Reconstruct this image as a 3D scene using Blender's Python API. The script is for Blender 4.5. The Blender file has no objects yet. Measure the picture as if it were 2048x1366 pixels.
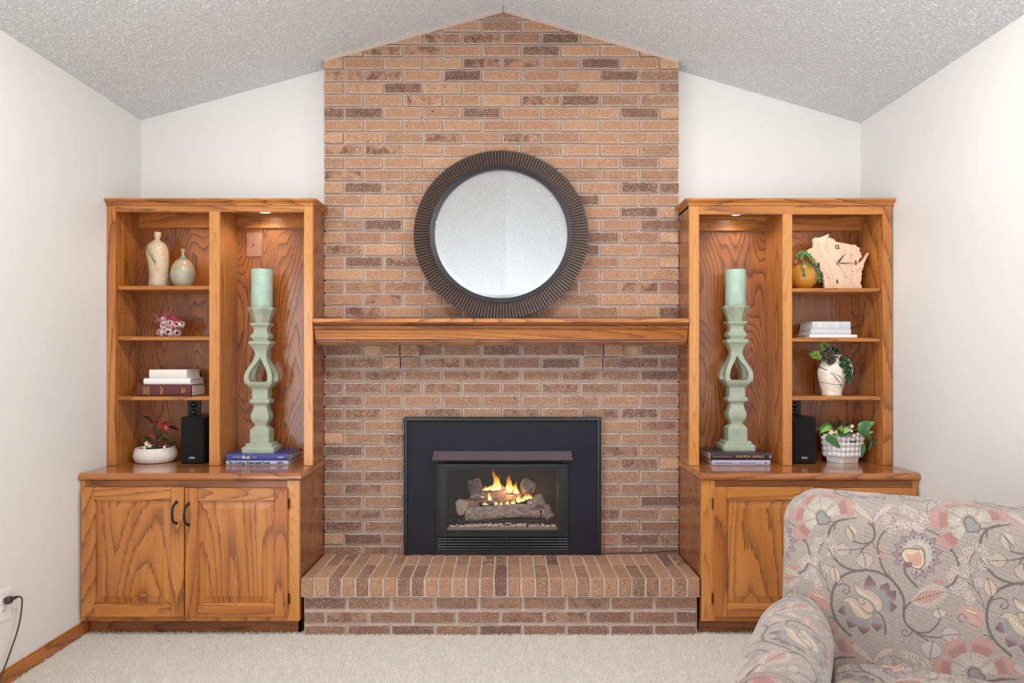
import bpy, bmesh, math, random
import numpy as np
from mathutils import Vector, Matrix
PI = math.pi
random.seed(7)
np.random.seed(7)
D = bpy.data
C = bpy.context.scene.collection
SC = bpy.context.scene

# ------------------------------------------------------------ camera, world, light, exposure
F, CX, CY, CZ = 1365.3, 1018.0, 716.0, 1.275        # focal length (px), principal point, eye height
cam_d = D.cameras.new('camera')
cam = D.objects.new('camera', cam_d)
C.objects.link(cam)
cam.location = (0, 0, CZ)
cam.rotation_euler = (PI / 2, 0, 0)
cam_d.sensor_width = 36.0
cam_d.lens = 36.0 * F / 2048
cam_d.shift_x = (1024 - CX) / 2048
cam_d.shift_y = (CY - 683) / 2048
SC.camera = cam
SC.view_settings.view_transform = 'Standard'
SC.view_settings.look = 'None'
SC.view_settings.gamma = 1.0
SC.view_settings.use_curve_mapping = False
SC.view_settings.exposure = -0.14
world = D.worlds.new('world')
SC.world = world
world.use_nodes = True
world.node_tree.nodes['Background'].inputs[0].default_value = (0.75, 0.85, 1.0, 1)
world.node_tree.nodes['Background'].inputs[1].default_value = 1.2


def area(name, loc, rot, sx, sy, power, col, spread=PI):
    l = D.lights.new(name, 'AREA')
    l.shape = 'RECTANGLE'; l.size = sx; l.size_y = sy; l.energy = power; l.color = col; l.spread = spread
    o = D.objects.new(name, l); C.objects.link(o)
    o.location = loc; o.rotation_euler = rot
    return o


# daylight through the window in the left wall; two unseen fill panels are added behind the camera
area('window_daylight', (-2.02, -0.15, 1.08), (0, -PI / 2, 0), 1.95, 2.5, 58, (0.88, 0.94, 1.0))
area('rear_fill_panel', (0.3, -3.38, 1.5), (PI / 2, 0, 0), 3.0, 1.7, 22, (0.95, 0.97, 1.0))  # added fill panel at the rear wall, evens out the room light
area('upward_fill_panel', (0.0, -1.1, 0.8), (math.radians(150), 0, 0), 2.6, 2.0, 52, (1.0, 1.0, 1.0))  # added broad panel aimed upward to brighten the ceiling


for lx in (-0.88, 0.86):                       # two recessed ceiling lights above the picture, one each side of the ridge
    can = area('recessed_ceiling_light', (lx, 2.05, 2.78), (math.radians(8), 0, 0), 0.22, 0.22, 21, (1.0, 0.97, 0.93))
    can.data.shape = 'DISK'


def X(px, Y): return (px - CX) / F * Y
def Z(py, Y): return CZ - (py - CY) / F * Y


# ------------------------------------------------------------ node helpers / materials
def lin(c):
    return tuple((x / 255 / 12.92 if x / 255 <= 0.04045 else ((x / 255 + 0.055) / 1.055) ** 2.4) for x in c) + (1.0,)


class NT:
    def __init__(s, name):
        s.m = D.materials.new(name); s.m.use_nodes = True
        s.t = s.m.node_tree; s.b = s.t.nodes['Principled BSDF']; s.out = s.t.nodes['Material Output']

    def n(s, typ, **kw):
        nd = s.t.nodes.new(typ)
        for k, v in kw.items():
            if k[0] == '_':
                setattr(nd, k[1:], v); continue
            key = int(k[1:]) if k[0] == 'i' and k[1:].isdigit() else k.replace('_', ' ')
            s.set(nd.inputs[key], v)
        return nd

    def set(s, inp, v):
        if hasattr(v, 'is_output') or hasattr(v, 'links'):
            s.t.links.new(v, inp)
        else:
            inp.default_value = v

    def math(s, op, a, b=0.0, c=0.0, clamp=False):
        nd = s.n('ShaderNodeMath', _operation=op, _use_clamp=clamp, i0=a, i1=b, i2=c)
        return nd.outputs[0]

    def vm(s, op, a, b=(0, 0, 0)):
        return s.n('ShaderNodeVectorMath', _operation=op, i0=a, i1=b).outputs[0]

    def noise(s, vec, scale, detail=3, rough=0.55, dist=0.0):
        return s.n('ShaderNodeTexNoise', Vector=vec, Scale=scale, Detail=detail, Roughness=rough, Distortion=dist).outputs[0]

    def ramp(s, fac, stops, interp='LINEAR'):
        nd = s.n('ShaderNodeValToRGB', Fac=fac)
        cr = nd.color_ramp; cr.interpolation = interp
        while len(cr.elements) < len(stops): cr.elements.new(0.5)
        for e, (p, c) in zip(cr.elements, stops):
            e.position = p; e.color = c if len(c) == 4 else tuple(c) + (1,)
        return nd.outputs[0]

    def mix(s, fac, a, b, mode='MIX'):
        nd = s.n('ShaderNodeMix', _data_type='RGBA', _blend_type=mode)
        s.set(nd.inputs[0], fac); s.set(nd.inputs[6], a); s.set(nd.inputs[7], b)
        return nd.outputs[2]

    def obj(s): return s.n('ShaderNodeTexCoord').outputs['Object']

    def rnd(s): return s.n('ShaderNodeObjectInfo').outputs['Random']

    def bump(s, h, strength=0.3, dist=0.002):
        b = s.n('ShaderNodeBump', Strength=strength, Distance=dist, Height=h)
        s.t.links.new(b.outputs[0], s.b.inputs['Normal'])

    def fin(s, col=None, rough=None, metal=None, coat=None, spec=None, sheen=None):
        if col is not None: s.set(s.b.inputs['Base Color'], col)
        if rough is not None: s.set(s.b.inputs['Roughness'], rough)
        if metal is not None: s.set(s.b.inputs['Metallic'], metal)
        if coat is not None: s.set(s.b.inputs['Coat Weight'], coat); s.b.inputs['Coat Roughness'].default_value = 0.12
        if spec is not None: s.b.inputs['Specular IOR Level'].default_value = spec
        if sheen is not None: s.b.inputs['Sheen Weight'].default_value = sheen
        return s.m


def plain(name, rgb, rough=0.5, metal=0.0, vary=0.06, scale=60, bump=0.0, coat=None, spec=None):
    m = NT(name); c = m.obj()
    n = m.noise(c, scale, 4)
    a = lin(rgb)
    lo = tuple(x * (1 - vary) for x in a[:3]) + (1,); hi = tuple(min(1, x * (1 + vary)) for x in a[:3]) + (1,)
    if bump: m.bump(n, bump, 0.001)
    return m.fin(m.ramp(n, [(0.3, lo), (0.7, hi)]), rough, metal, coat, spec)


def oak(name, axis, light, mid, dark, K=5.0, rough=0.34, coat=0.25, base=2.6, amt=0.66, al=0.13):
    """golden oak: contour rings of a stretched noise make the cathedrals, fine streaks make the open pores"""
    m = NT(name)
    c = m.obj()
    off = m.vm('MULTIPLY', m.n('ShaderNodeCombineXYZ', X=m.rnd(), Y=m.rnd(), Z=m.rnd()).outputs[0], (13.1, 29.7, 47.3))
    p = m.vm('ADD', c, off)
    sc = {'Z': (1, 1, al), 'X': (al, 1, 1), 'Y': (1, al, 1)}[axis]
    s2 = {'Z': (1, 1, .05), 'X': (.05, 1, 1), 'Y': (1, .05, 1)}[axis]
    st = m.vm('MULTIPLY', p, sc)
    n1 = m.noise(st, base, 1.6, 0.40)
    jit = m.noise(m.vm('MULTIPLY', p, s2), 160, 2, 0.6)                       # pores push the ring edge in and out
    val = m.math('ADD', m.math('MULTIPLY', n1, K * 10), m.math('MULTIPLY', m.math('SUBTRACT', jit, .5), .55))
    ring = m.math('FRACT', val)
    line = m.math('ADD', m.math('POWER', ring, 5.0), m.math('MULTIPLY', ring, .16))
    sp = {'Z': (1, 1, 0.022), 'X': (0.022, 1, 1), 'Y': (1, 0.022, 1)}[axis]
    pore = m.noise(m.vm('MULTIPLY', p, sp), 620, 2, 0.6)
    broad = m.noise(st, 11, 2)
    col = m.mix(m.ramp(broad, [(.35, (0, 0, 0)), (.65, (1, 1, 1))]), light, mid)
    porem = m.ramp(pore, [(0.48, (0, 0, 0)), (0.64, (1, 1, 1))])
    dk = m.math('ADD', m.math('MULTIPLY', line, amt), m.math('MULTIPLY', porem, m.math('ADD', m.math('MULTIPLY', line, .2), 0.20)), clamp=True)
    col = m.mix(dk, col, dark)
    m.bump(m.math('SUBTRACT', 1.0, dk), 0.10, 0.0006)
    return m.fin(col, m.math('ADD', rough, m.math('MULTIPLY', dk, 0.12)), coat=coat)


OL, OM, OD = lin((202, 132, 64)), lin((178, 106, 46)), lin((104, 54, 24))
M = {}
for ax in 'XYZ':
    M['oak' + ax] = oak('golden_oak_grain_' + ax.lower(), ax, OL, OM, OD, K=3.6)
M['oakZs'] = oak('straight_grained_oak', 'Z', lin((214, 148, 76)), lin((198, 126, 58)), lin((146, 84, 38)), K=9, base=6, amt=.5, al=.04, rough=.27, coat=.5)
M['oakP'] = oak('oak_plywood_back', 'Z', lin((176, 106, 50)), lin((150, 82, 34)), lin((72, 36, 16)), K=4.8, base=3.6, rough=0.24, coat=0.55, al=.26, amt=.8)
M['oakC'] = oak('polished_oak_top', 'X', lin((190, 120, 62)), lin((164, 96, 46)), lin((100, 54, 28)), K=4.6, rough=0.16, coat=0.6)
M['oakD'] = oak('shaded_oak_trim', 'X', lin((158, 96, 50)), lin((130, 74, 38)), lin((78, 42, 24)), K=5)  # darker copy of the oak, shade on recessed trim put into its colour


def wall_mat():
    m = NT('eggshell_wall_paint'); c = m.obj()
    h = m.noise(c, 260, 3); big = m.noise(c, 1.6, 2)
    m.bump(h, 0.10, 0.0008)
    return m.fin(m.ramp(big, [(0.3, lin((227, 226, 223))), (0.7, lin((231, 230, 227)))]), 0.62)


def ceil_mat():
    m = NT('knockdown_ceiling'); c = m.obj()
    h = m.noise(c, 75, 5, 0.62, 0.5)
    h2 = m.ramp(h, [(0.40, (0, 0, 0)), (0.58, (1, 1, 1))])
    m.bump(h2, 0.85, 0.005)
    return m.fin(lin((236, 241, 246)), 0.85)


M['wall'] = wall_mat(); M['ceil'] = ceil_mat()


def carpet_mat():
    m = NT('cream_carpet'); c = m.obj()
    a = m.noise(c, 170, 2); b = m.noise(c, 5, 2)
    col = m.mix(a, lin((222, 211, 194)), lin((255, 250, 242)))
    col = m.mix(m.math('MULTIPLY', b, 0.35), col, lin((234, 222, 204)))
    m.bump(m.noise(c, 260, 3), 0.6, 0.006)
    return m.fin(col, 0.95)


M['carpet'] = carpet_mat()


def brick_mat(rowlock=0):
    m = NT(('fired_brick', 'rowlock_brick', 'cut_brick')[rowlock]); c = m.obj(); g = m.n('ShaderNodeTexCoord').outputs['Generated']
    r = m.rnd()
    off = m.vm('MULTIPLY', m.n('ShaderNodeCombineXYZ', X=r, Y=r, Z=r).outputs[0], (7.7, 19.3, 31.9))
    p = m.vm('ADD', c, off)
    tone = m.n('ShaderNodeAttribute', _attribute_type='OBJECT', _attribute_name='tone').outputs['Fac']
    blot = m.n('ShaderNodeAttribute', _attribute_type='OBJECT', _attribute_name='blotch').outputs['Fac']
    grey_mix = m.n('ShaderNodeAttribute', _attribute_type='OBJECT', _attribute_name='grey_mix').outputs['Fac']
    base = m.ramp(r, [(0.0, lin((196, 152, 119))), (0.5, lin((186, 140, 109))), (1.0, lin((174, 130, 105)))])
    fine = m.noise(p, 190, 4, 0.7)
    mid = m.noise(p, 26, 3, 0.6)
    col = m.mix(m.math('MULTIPLY', tone, m.ramp(mid, [(0.2, (0.6,) * 3), (0.6, (1,) * 3)])), base, lin((100, 74, 66)))
    bm = m.math('MULTIPLY', blot, m.ramp(m.noise(p, 17, 3, 0.65, 0.4), [(0.42, (0, 0, 0)), (0.62, (1, 1, 1))]))
    col = m.mix(m.math('MULTIPLY', bm, 0.85), col, lin((96, 68, 62)))
    col = m.mix(m.math('MULTIPLY', grey_mix, 0.5), col, lin((120, 94, 86)))  # blends towards grey-brown by an amount set per brick
    col = m.mix(m.ramp(fine, [(0.36, (0.6,) * 3), (0.50, (0, 0, 0))]), col, lin((118, 82, 66)))
    col = m.mix(m.ramp(m.noise(p, 230, 2, 0.5), [(0.58, (0, 0, 0)), (0.68, (0.65,) * 3)]), col, lin((230, 204, 178)))
    pit = m.ramp(m.noise(p, 70, 2, 0.4), [(0.235, (1, 1, 1)), (0.26, (0, 0, 0))])
    col = m.mix(pit, col, lin((50, 34, 30)))
    # mortar smeared over the arrises
    s = m.n('ShaderNodeSeparateXYZ', Vector=g)
    ex = m.math('MINIMUM', s.outputs[0], m.math('SUBTRACT', 1.0, s.outputs[0]))
    ez = m.math('MINIMUM', s.outputs[2], m.math('SUBTRACT', 1.0, s.outputs[2]))
    dz = m.math('MULTIPLY', ex, 2.0) if rowlock else m.math('MINIMUM', m.math('MULTIPLY', ex, 3.4), ez)
    if rowlock == 2: dz = 0.12
    edge = m.math('SUBTRACT', m.math('ADD', 0.01, m.math('MULTIPLY', m.noise(p, 34, 4, 0.7), 0.24)), dz)
    em = m.math('MULTIPLY', edge, 14.0, clamp=True)
    col = m.mix(m.math('MULTIPLY', em, 0.72), col, lin((206, 184, 170)))
    m.bump(m.math('ADD', fine, m.math('MULTIPLY', mid, 1.2)), 0.75, 0.0035)
    return m.fin(col, 0.9, spec=0.25)


def mortar_mat():
    m = NT('grey_mortar'); c = m.obj()
    a = m.noise(c, 120, 4); b = m.noise(c, 3, 2)
    col = m.mix(a, lin((184, 164, 152)), lin((214, 196, 182)))
    m.bump(a, 0.8, 0.004)
    return m.fin(col, 0.95, spec=0.2)


M['brick'] = brick_mat(); M['brick_row'] = brick_mat(1); M['brick_cut'] = brick_mat(2); M['mortar'] = mortar_mat()
M['black'] = plain('black_satin_metal', (30, 30, 39), 0.6, 0.0, 0.1, 8, spec=0.22)
M['louvre'] = plain('black_louvre_metal', (44, 44, 50), 0.35, 0.3, spec=0.6)
M['black2'] = plain('black_door_metal', (24, 25, 29), 0.35, 0.3)
M['hood'] = plain('bronze_hood_metal', (84, 71, 75), 0.5, 0.0)
M['void'] = plain('sooty_firebox', (16, 14, 14), 0.9, 0, 0.4, 12)
M['bronze'] = plain('dark_bronze', (52, 40, 36), 0.42, 0.6, 0.15, 40)
M['white'] = plain('white_plastic', (240, 238, 234), 0.35, 0, 0.01)
M['speaker'] = plain('black_vinyl', (18, 18, 22), 0.3, 0, 0.2)
M['grille'] = plain('black_speaker_cloth', (11, 12, 15), 0.95, 0, 0.3, 300, 0.4)
M['silver'] = plain('silver_badge', (205, 205, 208), 0.3, 0.7)
M['brown'] = plain('brown_cord', (66, 50, 42), 0.5)
M['copper'] = plain('copper_wire', (196, 118, 82), 0.35, 0.5)
M['cable'] = plain('black_cable', (22, 20, 20), 0.5)
M['plate'] = plain('tan_wall_plate', (170, 118, 92), 0.3, 0, 0.12, 25)
M['dark'] = plain('dark_hole', (20, 14, 10), 0.8)


def emis(name, rgb, s):
    m = NT(name); m.b.inputs['Emission Color'].default_value = lin(rgb); m.b.inputs['Emission Strength'].default_value = s
    return m.fin(lin(rgb), 0.5)


M['led'] = emis('lit_led_lens', (255, 250, 242), 14)


# ------------------------------------------------------------ mesh helpers
class MB:
    def __init__(s): s.v = []; s.f = []; s.mi = []

    def add(s, v, f, m=0):
        o = len(s.v); s.v += [tuple(map(float, p)) for p in v]
        s.f += [tuple(i + o for i in q) for q in f]; s.mi += [m] * len(f)
        return s

    def box(s, x0, x1, y0, y1, z0, z1, c=0.0, m=0):
        if c <= 0:
            v = [(x, y, z) for x in (x0, x1) for y in (y0, y1) for z in (z0, z1)]
            f = [(0, 1, 3, 2), (4, 6, 7, 5), (0, 4, 5, 1), (2, 3, 7, 6), (0, 2, 6, 4), (1, 5, 7, 3)]
            return s.add(v, f, m)
        c = min(c, abs(x1 - x0) * .45, abs(y1 - y0) * .45, abs(z1 - z0) * .45)
        v = []; idx = {}
        for i, (xa, xi) in enumerate(((x0, x0 + c), (x1, x1 - c))):
            for j, (ya, yi) in enumerate(((y0, y0 + c), (y1, y1 - c))):
                for k, (za, zi) in enumerate(((z0, z0 + c), (z1, z1 - c))):
                    idx[i, j, k] = len(v)
                    v += [(xa, yi, zi), (xi, ya, zi), (xi, yi, za)]
        f = []
        q = [(0, 0), (0, 1), (1, 1), (1, 0)]
        for i in (0, 1):
            f.append(tuple(idx[i, a, b] for a, b in q))
            f.append(tuple(idx[a, i, b] + 1 for a, b in q))
            f.append(tuple(idx[a, b, i] + 2 for a, b in q))
        for a in (0, 1):
            for b in (0, 1):
                f.append((idx[a, b, 0], idx[a, b, 0] + 1, idx[a, b, 1] + 1, idx[a, b, 1]))
                f.append((idx[a, 0, b], idx[a, 0, b] + 2, idx[a, 1, b] + 2, idx[a, 1, b]))
                f.append((idx[0, a, b] + 1, idx[0, a, b] + 2, idx[1, a, b] + 2, idx[1, a, b] + 1))
                for k in (0, 1):
                    o = idx[a, b, k]; f.append((o, o + 1, o + 2))
        return s.add(v, f, m)

    def loft(s, rings, cap=True, m=0, close=True):
        n = len(rings[0]); v = [p for r in rings for p in r]; f = []
        for i in range(len(rings) - 1):
            for j in range(n if close else n - 1):
                k = (j + 1) % n
                f.append((i * n + j, i * n + k, (i + 1) * n + k, (i + 1) * n + j))
        if cap:
            f.append(tuple(range(n))[::-1]); f.append(tuple((len(rings) - 1) * n + j for j in range(n)))
        return s.add(v, f, m)

    def lathe(s, prof, c=(0, 0, 0), seg=32, m=0, cap=True, sx=1, sy=1):
        return s.loft([[(c[0] + r * sx * math.cos(2 * PI * j / seg), c[1] + r * sy * math.sin(2 * PI * j / seg), c[2] + z) for j in range(seg)] for r, z in prof], cap, m)

    def tube(s, path, r, seg=8, m=0, cap=True):
        P = [Vector(p) for p in path]; n = len(P)
        rs = list(np.interp(np.linspace(0, 1, n), np.linspace(0, 1, len(r)), r)) if hasattr(r, '__len__') else [r] * n
        rings = []; prev = None
        for i in range(n):
            t = (P[min(i + 1, n - 1)] - P[max(i - 1, 0)]).normalized()
            if prev is None:
                a = Vector((0, 0, 1)) if abs(t.z) < 0.9 else Vector((1, 0, 0))
                u = t.cross(a).normalized()
            else:
                u = (prev - t * prev.dot(t)).normalized()
            prev = u; w = t.cross(u)
            rings.append([tuple(P[i] + (u * math.cos(2 * PI * j / seg) + w * math.sin(2 * PI * j / seg)) * rs[i]) for j in range(seg)])
        return s.loft(rings, cap, m)

    def prism(s, pts, y0, y1, m=0):
        """pts (x,z) outline extruded along Y"""
        n = len(pts)
        v = [(x, y0, z) for x, z in pts] + [(x, y1, z) for x, z in pts]
        f = [tuple(range(n)), tuple(range(n, 2 * n))[::-1]] + [(j, (j + 1) % n, n + (j + 1) % n, n + j) for j in range(n)]
        return s.add(v, f, m)

    def build(s, name, mat, parent=None, smooth=None, loc=None, recalc=True):
        me = D.meshes.new(name)
        me.from_pydata(s.v, [], s.f)
        mats = mat if isinstance(mat, (list, tuple)) else [mat]
        for a in mats: me.materials.append(a)
        if len(mats) > 1: me.polygons.foreach_set('material_index', s.mi)
        if recalc:
            bm = bmesh.new(); bm.from_mesh(me); bmesh.ops.recalc_face_normals(bm, faces=bm.faces); bm.to_mesh(me); bm.free()
        if smooth is not None:
            me.shade_smooth(); me.set_sharp_from_angle(angle=math.radians(smooth))
        me.update()
        return link(name, me, parent, loc)


def link(name, me, parent=None, loc=None):
    o = D.objects.new(name, me); C.objects.link(o)
    if parent is not None: o.parent = parent
    if loc is not None: o.location = loc
    return o


def tag(o, label, cat, group=None, kind=None):
    if label: o['label'] = label
    if cat: o['category'] = cat
    if group: o['group'] = group
    if kind: o['kind'] = kind
    return o


def thing(name, label, cat, loc=(0, 0, 0), rz=0.0, group=None):
    o = D.objects.new(name, None); C.objects.link(o)
    o.location = loc; o.rotation_euler = (0, 0, rz); o.empty_display_size = 0.05
    return tag(o, label, cat, group)


def struct(name, mb, mat, parent=None, **k):
    o = mb.build(name, mat, parent, **k)
    o['kind'] = 'structure'
    return o


def smooth_path(pts, n=6):
    P = [Vector(p) for p in pts]; out = []
    for i in range(len(P) - 1):
        a, b, c, d = P[max(i - 1, 0)], P[i], P[i + 1], P[min(i + 2, len(P) - 1)]
        for k in range(n):
            t = k / n
            out.append(0.5 * ((2 * b) + (c - a) * t + (2 * a - 5 * b + 4 * c - d) * t * t + (3 * b - a - 3 * c + d) * t ** 3))
    out.append(P[-1])
    return out


def text(body, size, mat, parent, loc, rot=(PI / 2, 0, 0), name='lettering', align='LEFT', sx=1.0, bold=0.0, ext=0.0002):
    cu = D.curves.new('t', 'FONT'); cu.body = body; cu.size = size; cu.extrude = ext; cu.offset = bold
    cu.align_x = align; cu.align_y = 'CENTER'; cu.space_line = 0.8
    o = D.objects.new('t', cu); C.objects.link(o)
    dg = bpy.context.evaluated_depsgraph_get()
    me = D.meshes.new_from_object(o.evaluated_get(dg))
    D.objects.remove(o); D.curves.remove(cu)
    me.name = name; me.materials.clear(); me.materials.append(mat)
    me.transform(Matrix.Translation(loc) @ Matrix.Rotation(rot[2], 4, 'Z') @ Matrix.Rotation(rot[0], 4, 'X') @ Matrix.Rotation(rot[1], 4, 'Z') @ Matrix.Diagonal((sx, 1, 1, 1)))
    return link(name, me, parent)
# ------------------------------------------------------------ the room
XL, XR, YB, YF = -1.964, 1.877, 3.645, -3.4          # left wall, right wall, fireplace wall, rear wall
XRIDGE, ZR, ZEL, ZER = -0.028, 3.080, 2.543, 2.527   # ridge and eaves
WY0, WY1, WZ0, WZ1 = -1.40, 1.10, 0.10, 2.06         # window opening in the left wall

struct('floor', MB().box(XL - .1, XR + .1, YF - .1, YB + .4, -0.1, 0.0), M['carpet'])
f = MB()
for (y0, y1, z0, z1) in ((YF, WY0, 0, ZEL), (WY1, YB, 0, ZEL), (WY0, WY1, 0, WZ0), (WY0, WY1, WZ1, ZEL)):
    f.box(XL - 0.1, XL, y0, y1, z0, z1)
struct('wall_left', f, M['wall'])
struct('wall_right', MB().box(XR, XR + .1, YF, YB, 0, ZER), M['wall'])
CX0, CX1 = -0.957, 0.879                               # the brick chimney
def zc(x): return ZR - (XRIDGE - x) * (ZR - ZEL) / (XRIDGE - XL) if x < XRIDGE else ZR - (x - XRIDGE) * (ZR - ZER) / (XR - XRIDGE)
f = MB()
f.prism([(XL, 0), (CX0 + .02, 0), (CX0 + .02, zc(CX0 + .02)), (XL, ZEL)], YB, YB + .1)
f.prism([(CX1 - .02, 0), (XR, 0), (XR, ZER), (CX1 - .02, zc(CX1 - .02))], YB, YB + .1)
struct('wall_back', f, M['wall'])
RX0, RX1, RZ0, RZ1 = -1.2, 1.8, 0.65, 2.35
f = MB()
for (a, b, z0, z1) in ((XL, RX0, 0, 2.5), (RX1, XR, 0, 2.5), (RX0, RX1, 0, RZ0), (RX0, RX1, RZ1, 2.5)):
    f.box(a, b, YF - .1, YF, z0, z1)
f.prism([(XL, 2.5), (XR, 2.5), (XR, ZER), (XRIDGE, ZR), (XL, ZEL)], YF - .1, YF)
struct('wall_rear', f, M['wall'])
f = MB()
f.add([(XL, YF, ZEL), (XRIDGE, YF, ZR), (XRIDGE, YB + .1, ZR), (XL, YB + .1, ZEL), (XL - .1, YF, ZEL + .1), (XRIDGE, YF, ZR + .12), (XRIDGE, YB + .1, ZR + .12), (XL - .1, YB + .1, ZEL + .1)],
      [(0, 1, 2, 3), (7, 6, 5, 4), (0, 3, 7, 4), (0, 4, 5, 1), (3, 2, 6, 7)])
f.add([(XR, YF, ZER), (XRIDGE, YF, ZR), (XRIDGE, YB + .1, ZR), (XR, YB + .1, ZER), (XR + .1, YF, ZER + .1), (XRIDGE, YF, ZR + .12), (XRIDGE, YB + .1, ZR + .12), (XR + .1, YB + .1, ZER + .1)],
      [(3, 2, 1, 0), (4, 5, 6, 7), (4, 7, 3, 0), (1, 5, 4, 0), (7, 6, 2, 3)])
struct('ceiling', f, M['ceil'])
# unseen windows, the rear one added for its fill light: oak casing and sash bars
def casing(name, boxes):
    f = MB()
    for b in boxes: f.box(*b, c=.004)
    return struct(name, f, M['oakZ'])
casing('window_1', [(XL - .02, XL + .018, WY0 - .06, WY0, WZ0 - .06, WZ1 + .06), (XL - .02, XL + .018, WY1, WY1 + .06, WZ0 - .06, WZ1 + .06),
                    (XL - .02, XL + .018, WY0, WY1, WZ1, WZ1 + .06), (XL - .02, XL + .03, WY0, WY1, WZ0 - .06, WZ0), (XL - .03, XL, -.17, -.13, WZ0, WZ1)])
casing('window_2', [(RX0 - .06, RX0, YF - .02, YF + .018, RZ0 - .06, RZ1 + .06), (RX1, RX1 + .06, YF - .02, YF + .018, RZ0 - .06, RZ1 + .06),
                    (RX0, RX1, YF - .02, YF + .018, RZ1, RZ1 + .06), (RX0, RX1, YF - .02, YF + .03, RZ0 - .06, RZ0), (.28, .32, YF, YF + .015, RZ0, RZ1)])
f = MB().box(XL, XL + .013, YF, 3.17, 0, .056, c=.003)
f.box(XL, XL + .008, YF, 3.17, .056, .064, c=.002)
b = struct('baseboard_left', f, M['oakY'])
f = MB().box(XR - .013, XR, YF, 3.17, 0, .062, c=.003)
struct('baseboard_right', f, M['oakY'])

# carpet pile: short twisted tufts over the part of the floor in view
n = 125000
tx = np.random.uniform(XL + .016, XR - .02, n); ty = np.random.uniform(2.42, 3.168, n)
keep = ~((tx > CX0 + .004) & (tx < CX1 - .004) & (ty > 3.137))
tx, ty = tx[keep], ty[keep]; n = len(tx)
a = np.random.uniform(0, 2 * PI, n); r = np.random.uniform(.0018, .0034, n); h = np.random.uniform(.004, .015, n)
V = np.zeros((n, 4, 3))
for k in range(3):
    V[:, k, 0] = tx + r * np.cos(a + k * 2.094); V[:, k, 1] = ty + r * np.sin(a + k * 2.094); V[:, k, 2] = -.0005
V[:, 3, 0] = tx + np.random.normal(0, .0022, n); V[:, 3, 1] = ty + np.random.normal(0, .0022, n); V[:, 3, 2] = h
base = (np.arange(n) * 4)[:, None]
Fc = np.concatenate([base + np.array([[0, 1, 3]]), base + np.array([[1, 2, 3]]), base + np.array([[2, 0, 3]])], 1).reshape(-1)
me = D.meshes.new('carpet_pile')
me.vertices.add(n * 4); me.vertices.foreach_set('co', V.reshape(-1))
me.loops.add(n * 9); me.loops.foreach_set('vertex_index', Fc.astype(np.int32))
me.polygons.add(n * 3); me.polygons.foreach_set('loop_start', (np.arange(n * 3) * 3).astype(np.int32))
me.update(); me.validate(); me.materials.append(M['carpet'])
tag(link('carpet_pile', me), 'cream cut-pile carpet covering the floor in front of the fireplace', 'carpet', kind='stuff')

# ------------------------------------------------------------ brick work
def brick_mesh(w, h, d, seed):
    """roughly chamfered brick, front towards -Y, origin at the centre"""
    rg = random.Random(seed)
    j = lambda s=.0012: rg.uniform(-s, s)
    c = .0035
    x, z = w / 2, h / 2
    fr = [(-x + c + j(), -d / 2, -z + c + j()), (x - c + j(), -d / 2, -z + c + j()), (x - c + j(), -d / 2, z - c + j()), (-x + c + j(), -d / 2, z - c + j())]
    # one more point on each long front edge makes it wavy
    e = [(-x + j(), -d / 2 + c, -z + j()), (j() * 30, -d / 2 + c, -z + j()), (x + j(), -d / 2 + c, -z + j()), (x + j(), -d / 2 + c, z + j()), (j() * 30, -d / 2 + c, z + j()), (-x + j(), -d / 2 + c, z + j())]
    f6 = [fr[0], (j() * 30, -d / 2 - abs(j()), -z + c + j()), fr[1], fr[2], (j() * 30, -d / 2 - abs(j()), z - c + j()), fr[3]]
    bk = [(p[0], d / 2, p[2]) for p in e]
    return MB().loft([f6, e, bk], cap=True)

bricks = {}
def get_brick(w, h, d, v):
    key = (round(w, 3), round(h, 3), round(d, 3), v)
    if key not in bricks:
        mb = brick_mesh(w, h, d, len(bricks) * 7 + 1)
        o = mb.build('brick', M['brick'])
        bricks[key] = o.data; D.objects.remove(o)
    return bricks[key]

TONE = {'L': (0.0, 0.12), 'M': (0.32, 0.35), 'D': (0.88, 0.0), 'P': (0.10, 1.0)}
def place_brick(parent, x, y, z, w, h, d, code, grey_mix=0.0, swap=None):
    me = get_brick(w, h, d, random.randrange(5)) if swap is None else swap
    o = link('brick', me, parent, (x + random.uniform(-.0007, .0007), y + random.uniform(-.0015, .0012), z + random.uniform(-.0006, .0006)))
    t, bl = TONE[code]
    o['tone'] = max(0.0, min(1.0, t + random.uniform(-.06, .10))); o['blotch'] = bl; o['grey_mix'] = max(0.0, grey_mix + random.uniform(-.2, .2))
    return o

upper = "LLLLMMLLLL LLLLMLLLL LLLPPMDLLL LPPLLDLLL LLLLPPLDLM PPLDLLLDM LLDLLLMLLM LLPLLPDMM DDLLDLLLDL LLLLLLLLL MLMPLPLLLL PPLLLMLLM LLLLLLLLML PLMLLLMMM LDMLLLLLDD LLPLLLDLL MLLLLLLLDL MDLLLLLLD LMLLLLLDML PLLLLLDLL LDPLLLLMLD LLLLLLLLL MMMDLLDLPM LPLMLLMLL LPLMLMLMLD".split()
lower = "MMMMDMMDM MPPPPMDPDM PPMMPMPMD MMPPMMPMMM PLLLLLLLL PPLPLPLPDL LLLLLLLLP LLMLLLLLLL DLLLLLLPL PLLLLLLLPM MPLLLLLLL LPLLLLLLLL MLLLLLLLD LPLLLLLPLL DMLLLLLMM MDMLLLLLDM MPLLLLLMM".split()
PW = (CX1 - CX0) / 9; JT = .0095; BD = 3.53
ch = thing('chimney_breast', 'tan and brown brick chimney breast rising to the ridge of the ceiling', 'chimney', (-.039, BD, 0))
ch_off = Vector((-.039, BD, 0))
IX0, IX1, IZ1 = X(812, BD), X(1197, BD), Z(838, BD)   # the fire's opening behind the insert
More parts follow.
